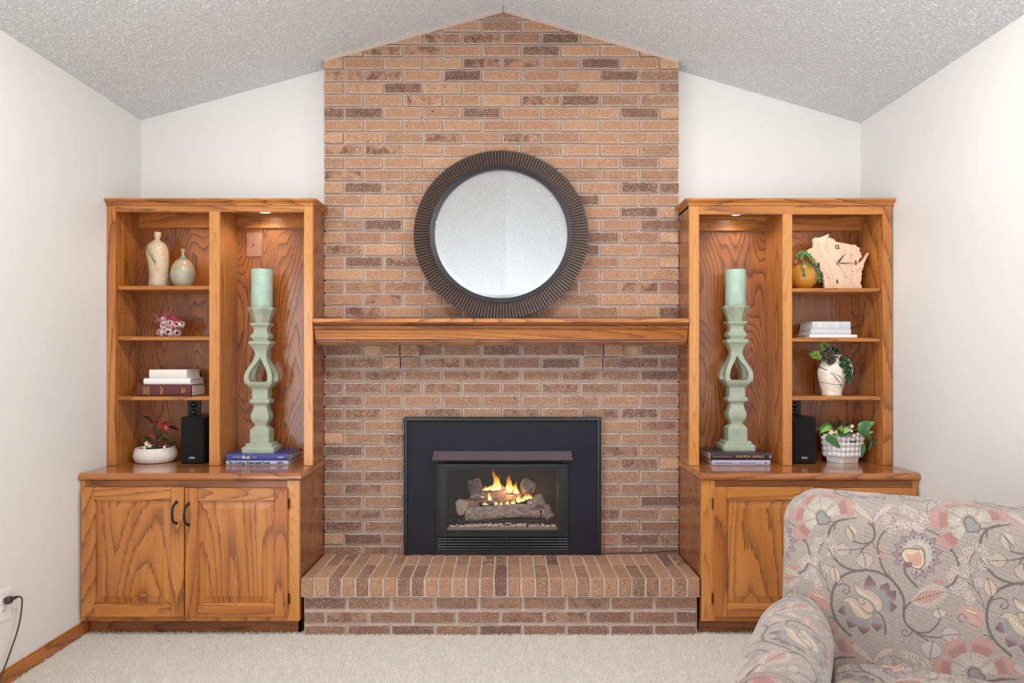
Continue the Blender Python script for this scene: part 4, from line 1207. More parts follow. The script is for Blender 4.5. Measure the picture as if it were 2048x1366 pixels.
# the fold: dent the wall along a slanting line at the front
vv = []
for (x, y, z) in f.v:
    if y < 0 and .09 < z < .22:
        tln = (z - .10) / .11; cx_ = .018 - tln * .052; d = (x - cx_)
        dd = math.exp(-(d / .007) ** 2) * math.sin(PI * min(1, max(0, (z - .09) / .13)))
        y += .007 * dd
    vv.append((x + .004 * math.sin(z * 22), y, z))
f.v = vv
f.build('body', speckle('beige_speckled_glaze', (186, 162, 134), (206, 186, 160), (112, 78, 54)), v, smooth=80)
MB().tube(smooth_path([(-.036, -.040, .196), (-.024, -.0455, .178), (-.008, -.0500, .15), (.012, -.0500, .117)], 4), [.0016] * 12 + [.0008], 6).build('fold_ridge', plain('brown_glaze_line', (132, 88, 58), .4), v)
MB().tube(smooth_path([(-.020, -.044, .199), (-.010, -.0485, .176), (.002, -.0505, .15), (.014, -.0498, .119)], 4), [.0014] * 12 + [.0008], 6).build('fold_ridge', plain('brown_glaze_line', (150, 106, 74), .4), v)
v = thing('bud_vase', 'egg-shaped grey-green pottery bud vase with a thin neck, beside the tall bottle vase', 'vase', (X(366.3, 3.45), 3.45, zsh))
pr = [(.0001, 0), (.034, 0), (.040, .005), (.051, .027), (.0585, .052), (.0602, .066), (.057, .090), (.050, .112), (.039, .130), (.024, .1435), (.013, .151), (.0078, .158), (.0062, .168), (.0068, .178), (.0095, .187), (.0138, .1945), (.0130, .1955), (.006, .188)]
MB().lathe(pr, seg=48).build('body', speckle('celadon_ash_glaze', (152, 154, 132), (172, 172, 148), (104, 78, 58), top=(176, 152, 124), ztop=.084), v, smooth=80)
MB().lathe([(.0262, .1425), (.0142, .1505), (.0092, .158), (.0090, .159), (.013, .1535), (.0262, .1445)], seg=24, cap=False).build('glaze_collar', plain('teal_glaze', (118, 148, 134), .3), v, smooth=60)


# ------------------------------------------------------------ leaves
def leafmat(name, a, b, rough=.35, c2=None):
    m = NT(name); c = m.obj(); n = m.noise(c, 45, 3)
    return m.fin(m.ramp(n, [(.3, lin(a)), (.7, lin(b))]), rough, coat=.15)
M['green'] = leafmat('deep_green_leaf', (30, 74, 34), (62, 118, 48))
M['lgreen'] = leafmat('light_green_leaf', (104, 150, 58), (150, 186, 84))
M['dgreen'] = leafmat('dark_green_leaf', (20, 46, 26), (40, 74, 38))
M['red'] = leafmat('red_leaf', (128, 40, 26), (196, 78, 48))
M['dred'] = leafmat('dark_red_leaf', (56, 20, 22), (96, 34, 28))
M['pink'] = leafmat('magenta_leaf', (150, 32, 60), (196, 70, 92))
M['pearl'] = leafmat('bluish_green_pearls', (62, 112, 70), (110, 156, 104), .4)
M['purple'] = leafmat('dark_purple_succulent', (52, 46, 44), (92, 84, 66), .5)
M['stem'] = plain('brown_stem', (84, 44, 36), .6)
M['petal'] = plain('cream_petal', (236, 214, 186), .5)
M['soil'] = plain('dark_soil', (48, 34, 26), .95, 0, .3, 120, .5)


def leaf_geo(f, base, tip, width, droop=.15, fold=.25, nrm=None, n=8, shape=1.0, m=0):
    """a solid thin leaf from base to tip, folded along its midrib"""
    b, t = Vector(base), Vector(tip); ax = t - b; L = ax.length; ax.normalize()
    up = Vector(nrm) if nrm else Vector((0, -.5, 1)); side = ax.cross(up)
    if side.length < 1e-3: side = Vector((1, 0, 0))
    side.normalize(); up = side.cross(ax).normalized()
    rings = []
    for i in range(n + 1):
        u = i / n
        w = width / 2 * (math.sin(PI * u ** (.75 * shape)) ** .85 if 0 < u < 1 else .02)
        c = b + ax * (L * u) + up * (droop * L * math.sin(PI * u)) 
        th = .0007
        rings.append([tuple(c + side * w + up * (fold * w)), tuple(c), tuple(c - side * w + up * (fold * w)), tuple(c - side * w + up * (fold * w) - up * th), tuple(c - up * th), tuple(c + side * w + up * (fold * w) - up * th)])
    f.loft(rings, m=m)


# air plant in a barnacle cluster
zs2 = Z(672.8, 3.348) + .0004
bx = X(343, 3.45)
bc = thing('barnacle_cluster', 'cluster of pink and white barnacle shells on the second shelf of the left bookcase', 'shell', (bx, 3.44, zs2))
bm_ = NT('barnacle_shell'); c = bm_.obj(); n1 = bm_.noise(c, 55, 4, .6); n3 = bm_.noise(c, 230, 2)
bm_.bump(n3, .5, .001)
M['barn'] = bm_.fin(bm_.mix(bm_.ramp(n3, [(.5, (0, 0, 0)), (.62, (.7,) * 3)]), bm_.ramp(n1, [(.38, lin((150, 92, 96))), (.5, lin((206, 174, 172))), (.62, lin((240, 230, 226)))]), lin((168, 112, 116))), .7)
def barnacle(p, r, h, dirv):
    d = Vector(dirv).normalized(); q = d.to_track_quat('Z', 'Y'); f = MB(); S = 18; rg = random.Random(p[0] * 991)
    prof = [(.55, -.5), (.95, -.2), (1.0, .1), (.86, .5), (.62, .8), (.44, .92), (.34, .86), (.30, .5), (.02, .35)]
    rings = []
    for pr_, hz in prof:
        rings.append([tuple(Vector(p) + q @ Vector((r * pr_ * (1 + .09 * math.cos(6 * a_) * (pr_ > .4)) * math.cos(a_), r * pr_ * (1 + .09 * math.cos(6 * a_) * (pr_ > .4)) * math.sin(a_), h * hz))) for a_ in [2 * PI * j / S for j in range(S)]])
    f.loft(rings); o = f.build('barnacle', M['barn'], bc, smooth=50)
    MB().lathe([(.0001, 0), (r * .31, 0), (r * .31, .001), (.0001, .001)], seg=12).build('opening', M['dark'], o).matrix_local = Matrix.Translation(Vector(p) + d * h * .45) @ q.to_matrix().to_4x4()
for p, r, h, dv in [((-.042, 0, .021), .024, .028, (-.4, -1, -.05)), ((-.004, -.004, .021), .026, .028, (.1, -1, .15)), ((.034, 0, .019), .021, .026, (.5, -1, .0)), ((-.012, .026, .022), .022, .03, (0, .4, .6)),
                    ((-.026, 0, .058), .026, .028, (-.25, -1, .05)), ((.006, -.006, .062), .022, .026, (.1, -1, .5)), ((.034, -.004, .058), .021, .026, (.35, -1, .25)), ((.052, .004, .062), .019, .024, (.8, -.9, .3)),
                    ((-.034, .006, .082), .016, .022, (-.4, -.4, 1)), ((.0, .02, .075), .024, .02, (0, .2, 1))]:
    barnacle(p, r, h, dv)
ap = thing('air_plant', 'spiky red air plant growing out of the barnacle cluster', 'plant', (bx, 3.44, zs2 + .078))
rg = random.Random(5)
def curl(f, p0, p1, bend, r):
    p0, p1 = Vector(p0), Vector(p1); mid = (p0 + p1) / 2 + Vector(bend)
    P = [p0 * (1 - u) ** 2 + mid * 2 * u * (1 - u) + p1 * u * u for u in [i / 9 for i in range(10)]]
    f.tube(P, [r * (1 - i / 9.5) + .0002 for i in range(10)], 5)
fm, fg = MB(), MB()
for p1, bd in [((.0, -.005, .072), (-.018, 0, .0)), ((.013, -.01, .035), (.02, 0, 0)), ((.06, -.01, .0), (.01, 0, .02)), ((.072, 0, -.012), (0, 0, .03)), ((.045, -.02, -.016), (.01, 0, .01)), ((.04, .02, .03), (.01, 0, .02)), ((-.01, -.03, .03), (0, 0, .02)),
               ((.022, -.03, .012), (0, 0, .01)), ((.05, -.02, .018), (0, 0, 0)), ((.008, .01, .05), (0, 0, 0)), ((-.02, -.03, .02), (.01, 0, .03)), ((-.05, 0, .036), (.02, 0, .04)), ((-.012, 0, .02), (0, 0, .02))]:
    for k in range(2):
        j = Vector((rg.uniform(-.008, .008), rg.uniform(-.01, .01), rg.uniform(-.006, .006)))
        curl(fm, (.008, 0, -.004), Vector(p1) + j, bd, .0042)
for p1, bd in [((-.085, 0, .028), (-.01, 0, -.01)), ((-.075, 0, .046), (-.03, 0, -.02)), ((-.072, 0, .010), (0, 0, .01)), ((-.085, -.01, .0), (0, 0, .01)), ((-.06, -.02, -.008), (0, 0, .016)), ((-.055, 0, .03), (-.01, 0, .02)), ((-.07, .01, .018), (0, 0, .01)), ((-.03, 0, .04), (-.015, 0, .03)), ((-.045, -.02, .012), (0, 0, .0))]:
    for k in range(2):
        j = Vector((rg.uniform(-.008, .008), rg.uniform(-.01, .01), rg.uniform(-.006, .006)))
        curl(fg, (-.016, 0, 0), Vector(p1) + j, bd, .0036)
fm.build('leaves', M['pink'], ap, smooth=60)
fg.build('leaves', plain('dusty_rose_leaf', (178, 110, 112), .5, 0, .25, 60), ap, smooth=60)['label'] = 'paler dusty pink leaves'

# white dimpled bowl with the red-leaved plant
bwx, bwy, bwz = X(311.4, 3.47), 3.468, .7497
bw = thing('bowl_planter', 'low round white planter with a dimpled surface, at the bottom of the left bookcase', 'planter', (bwx, bwy, bwz))
prof = [(.0001, 0), (.080, 0), (.090, .004), (.0985, .018), (.1015, .034), (.0985, .052), (.093, .066), (.0905, .072), (.088, .074), (.085, .072), (.088, .060), (.090, .05), (.0001, .05)]
seg, rows = 168, 30
f = MB(); rings = []
def prof_at(u):
    pts = [(.090, .004), (.0985, .018), (.1015, .034), (.0985, .052), (.093, .068)]
    k = u * (len(pts) - 1); i = min(int(k), len(pts) - 2); t = k - i
    P = smooth_cache[int(round(u * 48))]
    return P.x, P.y
smooth_cache = smooth_path([(.090, .004, 0), (.0985, .018, 0), (.1015, .034, 0), (.0985, .052, 0), (.093, .068, 0)], 12)
rings.append([(.0800 * math.cos(2 * PI * j / seg), .0800 * math.sin(2 * PI * j / seg), 0) for j in range(seg)])
for i in range(49):
    r, z = smooth_cache[i].x, smooth_cache[i].y
    ring = []
    for j in range(seg):
        a_ = 2 * PI * j / seg
        row = i / 48 * 7
        ph = (int(row) % 2) * PI
        dmp = max(0, math.sin(PI * (row % 1))) * max(0, math.cos(a_ * 42 + ph)) if True else 0
        rr = r - .0030 * dmp ** .8
        ring.append((rr * math.cos(a_), rr * math.sin(a_), z))
    rings.append(ring)
for r, z in [(.0905, .073), (.0880, .0735), (.0865, .070), (.088, .058), (.0001, .058)]: rings.append([(r * math.cos(2 * PI * j / seg), r * math.sin(2 * PI * j / seg), z) for j in range(seg)])
f.loft(rings); f.build('bowl', plain('white_bisque', (232, 222, 214), .45, 0, .03, 30), bw, smooth=60)
MB().lathe([(.0001, .055), (.087, .055), (.085, .062), (.04, .066), (.0001, .067)], seg=32).build('soil', M['soil'], bw, smooth=60)
rp = thing('red_leaf_plant', 'small plant with dark red and green leaves growing in the dimpled white bowl', 'plant', (bwx, bwy, bwz + .06))
def bp(zx, zy, dy=0): # enlarged image pixels of the bowl plant -> local metres
    Y = bwy + dy
    return Vector((X(260 + zx / 9.76, Y), Y, Z(800 + zy / 9.76, Y))) - rp.location
f = MB(); f.tube([bp(505, 960), bp(500, 800), bp(510, 640), bp(500, 500), bp(510, 440)], [.0055, .0045, .0035, .003, .0015], 8)
for p in [((505, 660), (580, 600), (660, 545)), ((500, 640), (460, 570), (455, 500)), ((500, 760), (440, 720), (380, 700)), ((500, 780), (560, 750), (620, 740)), ((500, 850), (420, 800), (350, 780)), ((505, 850), (600, 800), (700, 790))]:
    f.tube([bp(*q) for q in p], [.0026, .002, .0014], 6)
f.build('stem', M['stem'], rp, smooth=60)
for b_, t_, w_, mt, dr in [((440, 420), (225, 300), .018, 'dgreen', .03), ((470, 490), (310, 610), .022, 'lgreen', .16), ((540, 460), (350, 440), .020, 'red', .05), ((510, 470), (520, 400), .016, 'red', .0), ((560, 460), (725, 610), .030, 'red', .12), ((620, 470), (750, 450), .022, 'red', .05),
                           ((750, 520), (965, 600), .024, 'dred', .06), ((300, 700), (110, 710), .014, 'green', .03), ((300, 730), (400, 800), .022, 'dgreen', .05), ((520, 720), (670, 700), .022, 'green', .1), ((620, 740), (740, 790), .020, 'dgreen', .05), ((680, 820), (915, 795), .016, 'green', .08),
                           ((380, 700), (520, 760), .018, 'red', .05), ((260, 860), (330, 880), .018, 'dgreen', .05), ((360, 940), (500, 950), .024, 'green', .1), ((430, 980), (440, 900), .02, 'green', 0), ((730, 900), (830, 890), .02, 'dgreen', .05), ((290, 830), (300, 800), .014, 'dred', .0), ((800, 830), (900, 810), .012, 'dred', 0), ((560, 740), (640, 640), .018, 'dred', 0)]:
    f = MB(); leaf_geo(f, bp(*b_, rg.uniform(-.02, .02)), bp(*t_, rg.uniform(-.04, .0)), w_, dr); f.build('leaf', M[mt], rp, smooth=60)
for p, s_ in [((330, 850), 1.0), ((290, 930), .8), ((395, 890), .8), ((680, 920), .7)]:
    f = MB()
    for k in range(5):
        a_ = k * 2 * PI / 5 + .4; c0_ = bp(*p, -.06)
        leaf_geo(f, c0_, c0_ + Vector((math.cos(a_) * .014 * s_, -.004, math.sin(a_) * .014 * s_)), .010 * s_, .05, .2, (0, -1, .1), n=5)
    f.build('flower', M['petal'], rp, smooth=60)
f = MB()
for k in range(26):
    c0_ = bp(rg.uniform(420, 720), rg.uniform(850, 950), rg.uniform(-.05, .03)); f.add([tuple(c0_ + Vector((dx, dy, dz)) * rg.uniform(.003, .007)) for dx, dy, dz in ((1, 0, 0), (-1, 0, 0), (0, 1, 0), (0, -1, 0), (0, 0, 1), (0, 0, -1))], [(0, 2, 4), (2, 1, 4), (1, 3, 4), (3, 0, 4), (2, 0, 5), (1, 2, 5), (3, 1, 5), (0, 3, 5)])
o = f.build('leaf_litter', plain('mixed_bark_bits', (96, 50, 40), .8, 0, .5, 50), rp); o['kind'] = 'stuff'

# ------------------------------------------------------------ right shelves: mustard vase with string of pearls
zr1 = Z(576.2, 3.348) + .0004
mv = thing('round_vase', 'round mustard yellow vase at the left of the top right shelf', 'vase', (X(1607.5, 3.45), 3.455, zr1))
R_ = .0685
pr = [(.0001, 0), (.030, 0)] + [(R_ * math.cos(t), R_ * .98 + R_ * math.sin(t)) for t in [-1.05 + i * .125 for i in range(19)]] + [(.026, .1335), (.024, .137), (.021, .137), (.021, .130), (.0001, .126)]
MB().lathe(pr, seg=48).build('body', plain('mustard_glaze', (196, 136, 48), .32, 0, .08, 14, coat=.3), mv, smooth=80)
sp_ = thing('string_of_pearls', 'trailing string-of-pearls succulent spilling over the mustard vase', 'plant', (X(1607.5, 3.45), 3.455, zr1 + .13))
def rp2(zx, zy, Y=3.40): return Vector((X(1570 + zx / 5.69, Y), Y, Z(460 + zy / 5.69, Y))) - sp_.location
def blob(f, c, r, lon=6, lat=3):
    rings = [[tuple(c + Vector((r * math.sin(PI * (i + .5) / (lat + .0)) * math.cos(2 * PI * j / lon), r * math.sin(PI * (i + .5) / lat) * math.sin(2 * PI * j / lon), r * 1.2 * math.cos(PI * (i + .5) / lat)))) for j in range(lon)] for i in range(lat)]
    f.loft(rings)
def strand(pts, n, r, spread=.006, mat='pearl'):
    P = smooth_path(pts, 12); f = MB()
    f.tube(P, .0008, 4)
    for k in range(n):
        p = P[int(k / n * (len(P) - 1))]; blob(f, p + Vector((rg.uniform(-spread, spread), rg.uniform(-spread, spread) * .8, rg.uniform(-spread, spread) * .6)), r * rg.uniform(.75, 1.15))
    return f.build('strand', M[mat], sp_, smooth=80)
strand([rp2(200, 290, 3.43), rp2(195, 330, 3.395), rp2(205, 420, 3.382), rp2(213, 480, 3.382), rp2(218, 530, 3.385)], 60, .0032)
strand([rp2(230, 270, 3.43), rp2(300, 330, 3.41), rp2(350, 410, 3.405), rp2(385, 500, 3.40), rp2(390, 600, 3.40)], 120, .0034, .008)
strand([rp2(220, 270, 3.44), rp2(290, 300, 3.42), rp2(340, 380, 3.41), rp2(370, 470, 3.405), rp2(378, 560, 3.40)], 90, .0032, .008)
strand([rp2(180, 280, 3.43), rp2(210, 340, 3.40), rp2(270, 400, 3.385), rp2(290, 410, 3.38)], 50, .0032, .007)
strand([rp2(170, 260, 3.44), rp2(150, 290, 3.42), rp2(125, 320, 3.41)], 26, .003, .006)
f = MB()
for k in range(190):
    a_ = rg.uniform(0, 2 * PI); rr = abs(rg.gauss(0, .55)); blob(f, rp2(205 + 62 * rr * math.cos(a_), 275 + 34 * rr * math.sin(a_), 3.45 + rg.uniform(-.03, .02)), rg.uniform(.0030, .0046))
f.build('crown_of_pearls', M['pearl'], sp_, smooth=80)
f = MB()
for k in range(24):
    b_ = rp2(115 + rg.uniform(-22, 25), 365 + rg.uniform(-20, 20), 3.425); leaf_geo(f, b_, b_ + Vector((rg.uniform(-.01, .01), -.004, rg.uniform(-.002, .011))), .0035, .1, n=4)
f.build('pale_leaves', plain('silver_leaf', (190, 196, 170), .6), sp_, smooth=60)

# ------------------------------------------------------------ the state-shaped wooden clock
ck = NT('pale_maple'); c = ck.obj(); p = ck.vm('MULTIPLY', c, (1, 1, .35))
n1 = ck.noise(p, 9, 2, .5, .3); rg_ = ck.math('FRACT', ck.math('MULTIPLY', n1, 7.0)); ln = ck.math('POWER', rg_, 12.0)
M['maple'] = ck.fin(ck.mix(ck.math('MULTIPLY', ln, .5), ck.ramp(n1, [(.3, lin((226, 192, 164))), (.6, lin((236, 206, 180))), (.7, lin((222, 184, 154)))]), lin((176, 126, 104))), .55)
cyk = 3.435
def cp(zx, zy): return (X(1570 + zx / 5.69, cyk), Z(460 + zy / 5.69, cyk))
outline = [(462, 700), (450, 640), (452, 615), (440, 590), (452, 578), (438, 560), (440, 530), (432, 490), (410, 470), (398, 440), (396, 410), (380, 392), (345, 385), (322, 350), (300, 330), (285, 300), (262, 262), (258, 248), (272, 222), (300, 205), (326, 195), (328, 150), (323, 112), (335, 98), (348, 84), (372, 90), (400, 86), (425, 74), (455, 66), (478, 52), (497, 44), (503, 55), (494, 72), (484, 94), (498, 92),
           (505, 82), (524, 96), (545, 98), (562, 110), (572, 124), (578, 134), (620, 142), (655, 146), (700, 156), (738, 162), (752, 172), (770, 166), (800, 170), (816, 174), (812, 190), (828, 192), (848, 200), (852, 215), (848, 240), (856, 254), (870, 250), (863, 266), (862, 284), (878, 290), (872, 312), (852, 322), (842, 340), (836, 362), (840, 380), (852, 366), (880, 345), (900, 322), (918, 290), (935, 268), (950, 256), (954, 272),
           (940, 296), (930, 320), (915, 345), (903, 372), (892, 395), (898, 412), (884, 428), (886, 445), (872, 470), (876, 500), (868, 525), (872, 555), (862, 590), (858, 612), (870, 625), (876, 650), (880, 700)]
ck_o = thing('wall_clock', 'pale wooden clock cut in a state outline on the top right shelf', 'clock', (X(1675, cyk), cyk, zr1))
L0 = ck_o.location.copy()
pts = [cp(*q) for q in outline]
zmin = zr1
pts = [(x - L0.x, max(z, zmin) - L0.z) for x, z in pts]
MB().prism(pts, 0, .016).build('clock_face', M['maple'], ck_o)
for s_, q, sz in (('12', (591, 195), .033), ('3', (803, 374), .034), ('6', (594, 586), .033), ('9', (383, 395), .030)):
    x, z = cp(*q); text(s_, sz * .86, M['ink'], ck_o, (x - L0.x, -.0008, z - L0.z), align='CENTER', sx=.80, bold=.0009, name='numeral', ext=.0008)
f = MB()
for q in ((488, 240), (688, 230), (765, 290), (765, 470), (693, 538), (490, 545), (418, 307)):
    x, z = cp(*q)
    MB().tube([(x - L0.x, -.0012, z - L0.z), (x - L0.x, 0, z - L0.z)], .0024, 10).build('hour_dot', M['ink'], ck_o)
def hand(name, tail, tip, w, y):
    a, b = Vector((cp(*tail)[0] - L0.x, 0, cp(*tail)[1] - L0.z)), Vector((cp(*tip)[0] - L0.x, 0, cp(*tip)[1] - L0.z)); d = (b - a).normalized(); n_ = Vector((-d.z, 0, d.x))
    pt = [a + n_ * w * .4, a + (b - a) * .3 + n_ * w, b + n_ * w * .15, b - n_ * w * .15, a + (b - a) * .3 - n_ * w, a - n_ * w * .4]
    MB().prism([(p_.x, p_.z) for p_ in pt], y, y + .0008).build(name, M['ink'], ck_o)
hand('hour_hand', (578, 392), (688, 262), .0034, -.007); hand('minute_hand', (575, 380), (815, 378), .0024, -.009); hand('second_hand', (560, 345), (693, 538), .0007, -.011)
x, z = cp(590, 380); MB().tube([(x - L0.x, -.012, z - L0.z), (x - L0.x, 0, z - L0.z)], .0032, 12).build('hub', M['silver'], ck_o)

# ------------------------------------------------------------ white jug with succulents
zr3 = Z(792.8, 3.348) + .0004
jc = NT('white_dripped_glaze'); c = jc.obj(); n1 = jc.noise(c, 30, 3)
M['jug'] = jc.fin(jc.ramp(n1, [(.3, lin((226, 204, 186))), (.6, lin((240, 226, 212)))]), .25, coat=.5)
jx, jy = X(1664.5, 3.42), 3.425
jg = thing('jug', 'white glazed pottery jug with green brushed lines, on the lowest shelf of the right bookcase', 'jug', (jx, jy, zr3))
pr = [(.0001, 0), (.047, 0), (.0485, .004), (.046, .012), (.050, .028), (.059, .058), (.0655, .090), (.0680, .112), (.066, .130), (.058, .152), (.049, .168), (.045, .180), (.046, .192), (.051, .203), (.049, .204), (.043, .193), (.042, .180), (.0001, .178)]
jb = MB().lathe(pr, seg=48).build('body', M['jug'], jg, smooth=80)
MB().tube(smooth_path([(.046, 0, .188), (.072, 0, .182), (.094, 0, .150), (.097, 0, .118), (.085, 0, .094), (.066, 0, .086)]), [.009] * 10 + [.008] * 16, 10).build('handle', M['jug'], jg, smooth=80)
M['jline'] = plain('green_brush_glaze', (36, 92, 66), .3)
def on_jug(zx, zy):
    px_, pz_ = X(1570 + zx / 5.25, jy - .05) - jx, Z(680 + zy / 5.25, jy - .05) - zr3
    r = .0001
    for (r0, z0), (r1, z1) in zip(pr[1:], pr[2:15]):
        if z0 <= pz_ <= z1 and z1 > z0: r = r0 + (r1 - r0) * (pz_ - z0) / (z1 - z0)
    yy = -math.sqrt(max(r * r - px_ * px_, 0))
    return Vector((px_, yy - .0002, pz_))
for pp, r in (([(390, 440), (430, 450), (480, 462), (540, 468), (590, 465), (622, 462)], .0012), ([(468, 345), (500, 370), (530, 410), (570, 445)], .0018), ([(490, 340), (540, 370), (580, 400), (610, 440)], .0016), ([(585, 345), (600, 370), (615, 400)], .0010), ([(565, 462), (590, 485), (605, 500)], .0024), ([(400, 280), (420, 300), (445, 318)], .0022), ([(388, 390), (392, 398)], .0022), ([(545, 480), (565, 512)], .0009)):
    MB().tube(smooth_path([on_jug(*q) for q in pp], 4), r, 6).build('brush_line', M['jline'], jg, smooth=60)
jpl = thing('succulent_plant', 'bushy dark green and purple trailing succulent filling the white jug', 'plant', (jx, jy, zr3 + .18))
def jp_(zx, zy, Y): return Vector((X(1570 + zx / 5.25, Y), Y, Z(680 + zy / 5.25, Y))) - jpl.location
f1, f2, f3 = MB(), MB(), MB()
def rosette(f, c, r, n):
    for k in range(n):
        a_ = rg.uniform(0, 2 * PI); e = rg.uniform(-.2, 1.0)
        d = Vector((math.cos(a_) * math.cos(e), -abs(math.sin(e)) * .7 - .2, math.sin(a_) * math.cos(e)))
        leaf_geo(f, c, c + d * r * rg.uniform(.7, 1.1), r * .5, .1, .3, (0, -1, .3), n=4)
for (x, y) in ((400, 150), (440, 180), (480, 140), (500, 200), (530, 160), (470, 230), (430, 130), (520, 240), (560, 180), (570, 230), (500, 100), (540, 120), (450, 100), (590, 200), (545, 270), (410, 200), (480, 265)):
    rosette(f1 if (x + y) % 3 else f2, jp_(x, y, 3.385 + rg.uniform(-.01, .02)), .021, 22)
for (x, y) in ((620, 210), (640, 250), (660, 290), (670, 330), (675, 380), (650, 320), (640, 360), (620, 280), (665, 420), (655, 450), (690, 300), (610, 240), (645, 400), (680, 350), (690, 390), (590, 270), (600, 300), (630, 330), (640, 200), (665, 240)):
    rosette(f3, jp_(x, y, 3.368 + rg.uniform(-.01, .02)), .015, 20)
f1.build('purple_foliage', M['purple'], jpl, smooth=60); f2.build('dark_foliage', M['dgreen'], jpl, smooth=60); f3.build('trailing_foliage', leafmat('blue_green_foliage', (28, 66, 40), (62, 104, 58)), jpl, smooth=60)
f = MB()
for (x, y) in ((290, 165), (300, 140), (320, 180), (340, 150), (350, 190), (330, 130), (270, 150), (380, 60), (400, 40), (375, 80), (420, 70), (360, 180), (370, 130), (395, 100), (440, 60), (300, 175)):
    rosette(f, jp_(x, y, 3.40 + rg.uniform(-.015, .015)), .014, 12)
for a_, b_ in (((400, 200), (380, 60)), ((390, 200), (300, 160)), ((410, 200), (460, 60)), ((400, 200), (340, 150))): f.tube([jp_(*a_, 3.41), jp_(*b_, 3.41)], .001, 5)
f.build('light_foliage', M['lgreen'], jpl, smooth=60)

# ------------------------------------------------------------ white bubble planter with pothos
bpx, bpy_ = X(1685, 3.47), 3.478
bpn = thing('bubble_planter', 'white hexagonal planter covered in rows of round bubbles, at the bottom of the right bookcase', 'planter', (bpx, bpy_, .7497), math.radians(14))
M['gloss'] = plain('glossy_white_glaze', (240, 238, 238), .2, 0, .01, 30, coat=.6)
def hexr(r, z): return [(r * math.cos(PI / 2 + PI / 6 + k * PI / 3) * 1.06, r * math.sin(PI / 2 + PI / 6 + k * PI / 3) * .86, z) for k in range(6)]
MB().loft([hexr(.082, 0), hexr(.088, .028), hexr(.094, .030), hexr(.098, .124), hexr(.094, .126), hexr(.092, .11), hexr(.001, .108)]).build('pot', M['gloss'], bpn)
sph = MB()
rr = .0150
sph.loft([[(rr * math.sin(t) * math.cos(2 * PI * j / 16) if 0 < t < PI else .0001 * math.cos(2 * PI * j / 16), rr * math.sin(t) * math.sin(2 * PI * j / 16) if 0 < t < PI else .0001 * math.sin(2 * PI * j / 16), rr * math.cos(t)) for j in range(16)] for t in [PI * i / 8 for i in range(9)]])
s0 = sph.build('bubble', M['gloss'], bpn, smooth=180); first = True
for row in range(4):
    z = .042 + row * .0268; hr = hexr(.093 + row * .0028, z)
    for k in range(6):
        a, b = Vector(hr[k]), Vector(hr[(k + 1) % 6]); n_ = 4
        for j in range(n_):
            p = a.lerp(b, (j + .0) / n_)
            o = s0 if first else s0.copy()
            if not first: C.objects.link(o)
            first = False; o.parent = bpn; o.location = p
MB().lathe([(.0001, .105), (.085, .105), (.08, .112), (.0001, .114)], seg=24).build('soil', M['soil'], bpn)
pt_ = thing('pothos_plant', 'pothos with broad green leaves and cream blossoms in the bubble planter', 'plant', (bpx, bpy_, .86))
def pp_(zx, zy, Y): return Vector((X(1570 + zx / 5.25, Y), Y, Z(680 + zy / 5.25, Y))) - pt_.location
pv = NT('variegated_pothos_leaf'); c = pv.obj(); n1 = pv.noise(c, 28, 3, .6, .4)
M['pothos'] = pv.fin(pv.ramp(n1, [(.40, lin((32, 84, 38))), (.56, lin((60, 122, 50))), (.68, lin((140, 176, 84)))]), .28, coat=.3)
for b_, t_, w_, Yv, dr, mt in [((765, 935), (945, 860), .050, 3.40, .06, 'pothos'), ((770, 940), (905, 1035), .040, 3.38, .10, 'pothos'), ((800, 990), (935, 965), .026, 3.40, .1, 'lgreen'), ((425, 1010), (585, 1142), .046, 3.355, .08, 'green'), ((490, 900), (350, 940), .040, 3.38, .10, 'pothos'), ((480, 905), (365, 975), .026, 3.37, .1, 'lgreen'),
                               ((560, 960), (600, 895), .026, 3.38, .05, 'lgreen'), ((600, 960), (700, 935), .030, 3.38, .08, 'lgreen'), ((560, 1000), (590, 930), .034, 3.39, .1, 'pothos'), ((590, 970), (690, 1000), .030, 3.38, .05, 'pothos'), ((600, 930), (760, 900), .016, 3.40, .2, 'dgreen'), ((520, 960), (500, 870), .020, 3.44, .05, 'dgreen'), ((560, 900), (590, 840), .014, 3.44, .05, 'dgreen'),
                               ((820, 1090), (795, 1235), .024, 3.36, .12, 'green'), ((900, 1040), (880, 1160), .020, 3.40, .1, 'dgreen'), ((900, 1050), (945, 1110), .022, 3.42, .1, 'green'), ((420, 960), (360, 1010), .030, 3.40, .05, 'green'), ((640, 900), (680, 850), .012, 3.45, .1, 'dgreen'), ((520, 1010), (560, 970), .02, 3.36, .1, 'lgreen'), ((700, 960), (740, 1000), .02, 3.40, .1, 'dgreen'), ((460, 870), (530, 850), .014, 3.46, 0, 'dgreen')]:
    f = MB(); leaf_geo(f, pp_(*b_, Yv), pp_(*t_, Yv - .02), w_, dr, .22, (0, -1, .45), n=10, shape=.8); f.build('leaf', M[mt], pt_, smooth=60)
f = MB()
for pts_ in ([(560, 1000), (680, 950), (765, 935)], [(560, 1000), (490, 940), (430, 1010)], [(600, 960), (680, 1010), (760, 1050), (820, 1090)], [(760, 950), (860, 1000), (900, 1045)], [(560, 990), (520, 930), (480, 905)], [(900, 1040), (905, 1090), (880, 1150)], [(380, 950), (340, 940), (330, 925)]):
    f.tube(smooth_path([pp_(*q, 3.375) for q in pts_], 4), .0013, 6)
f.build('stems', M['lgreen'], pt_, smooth=60)
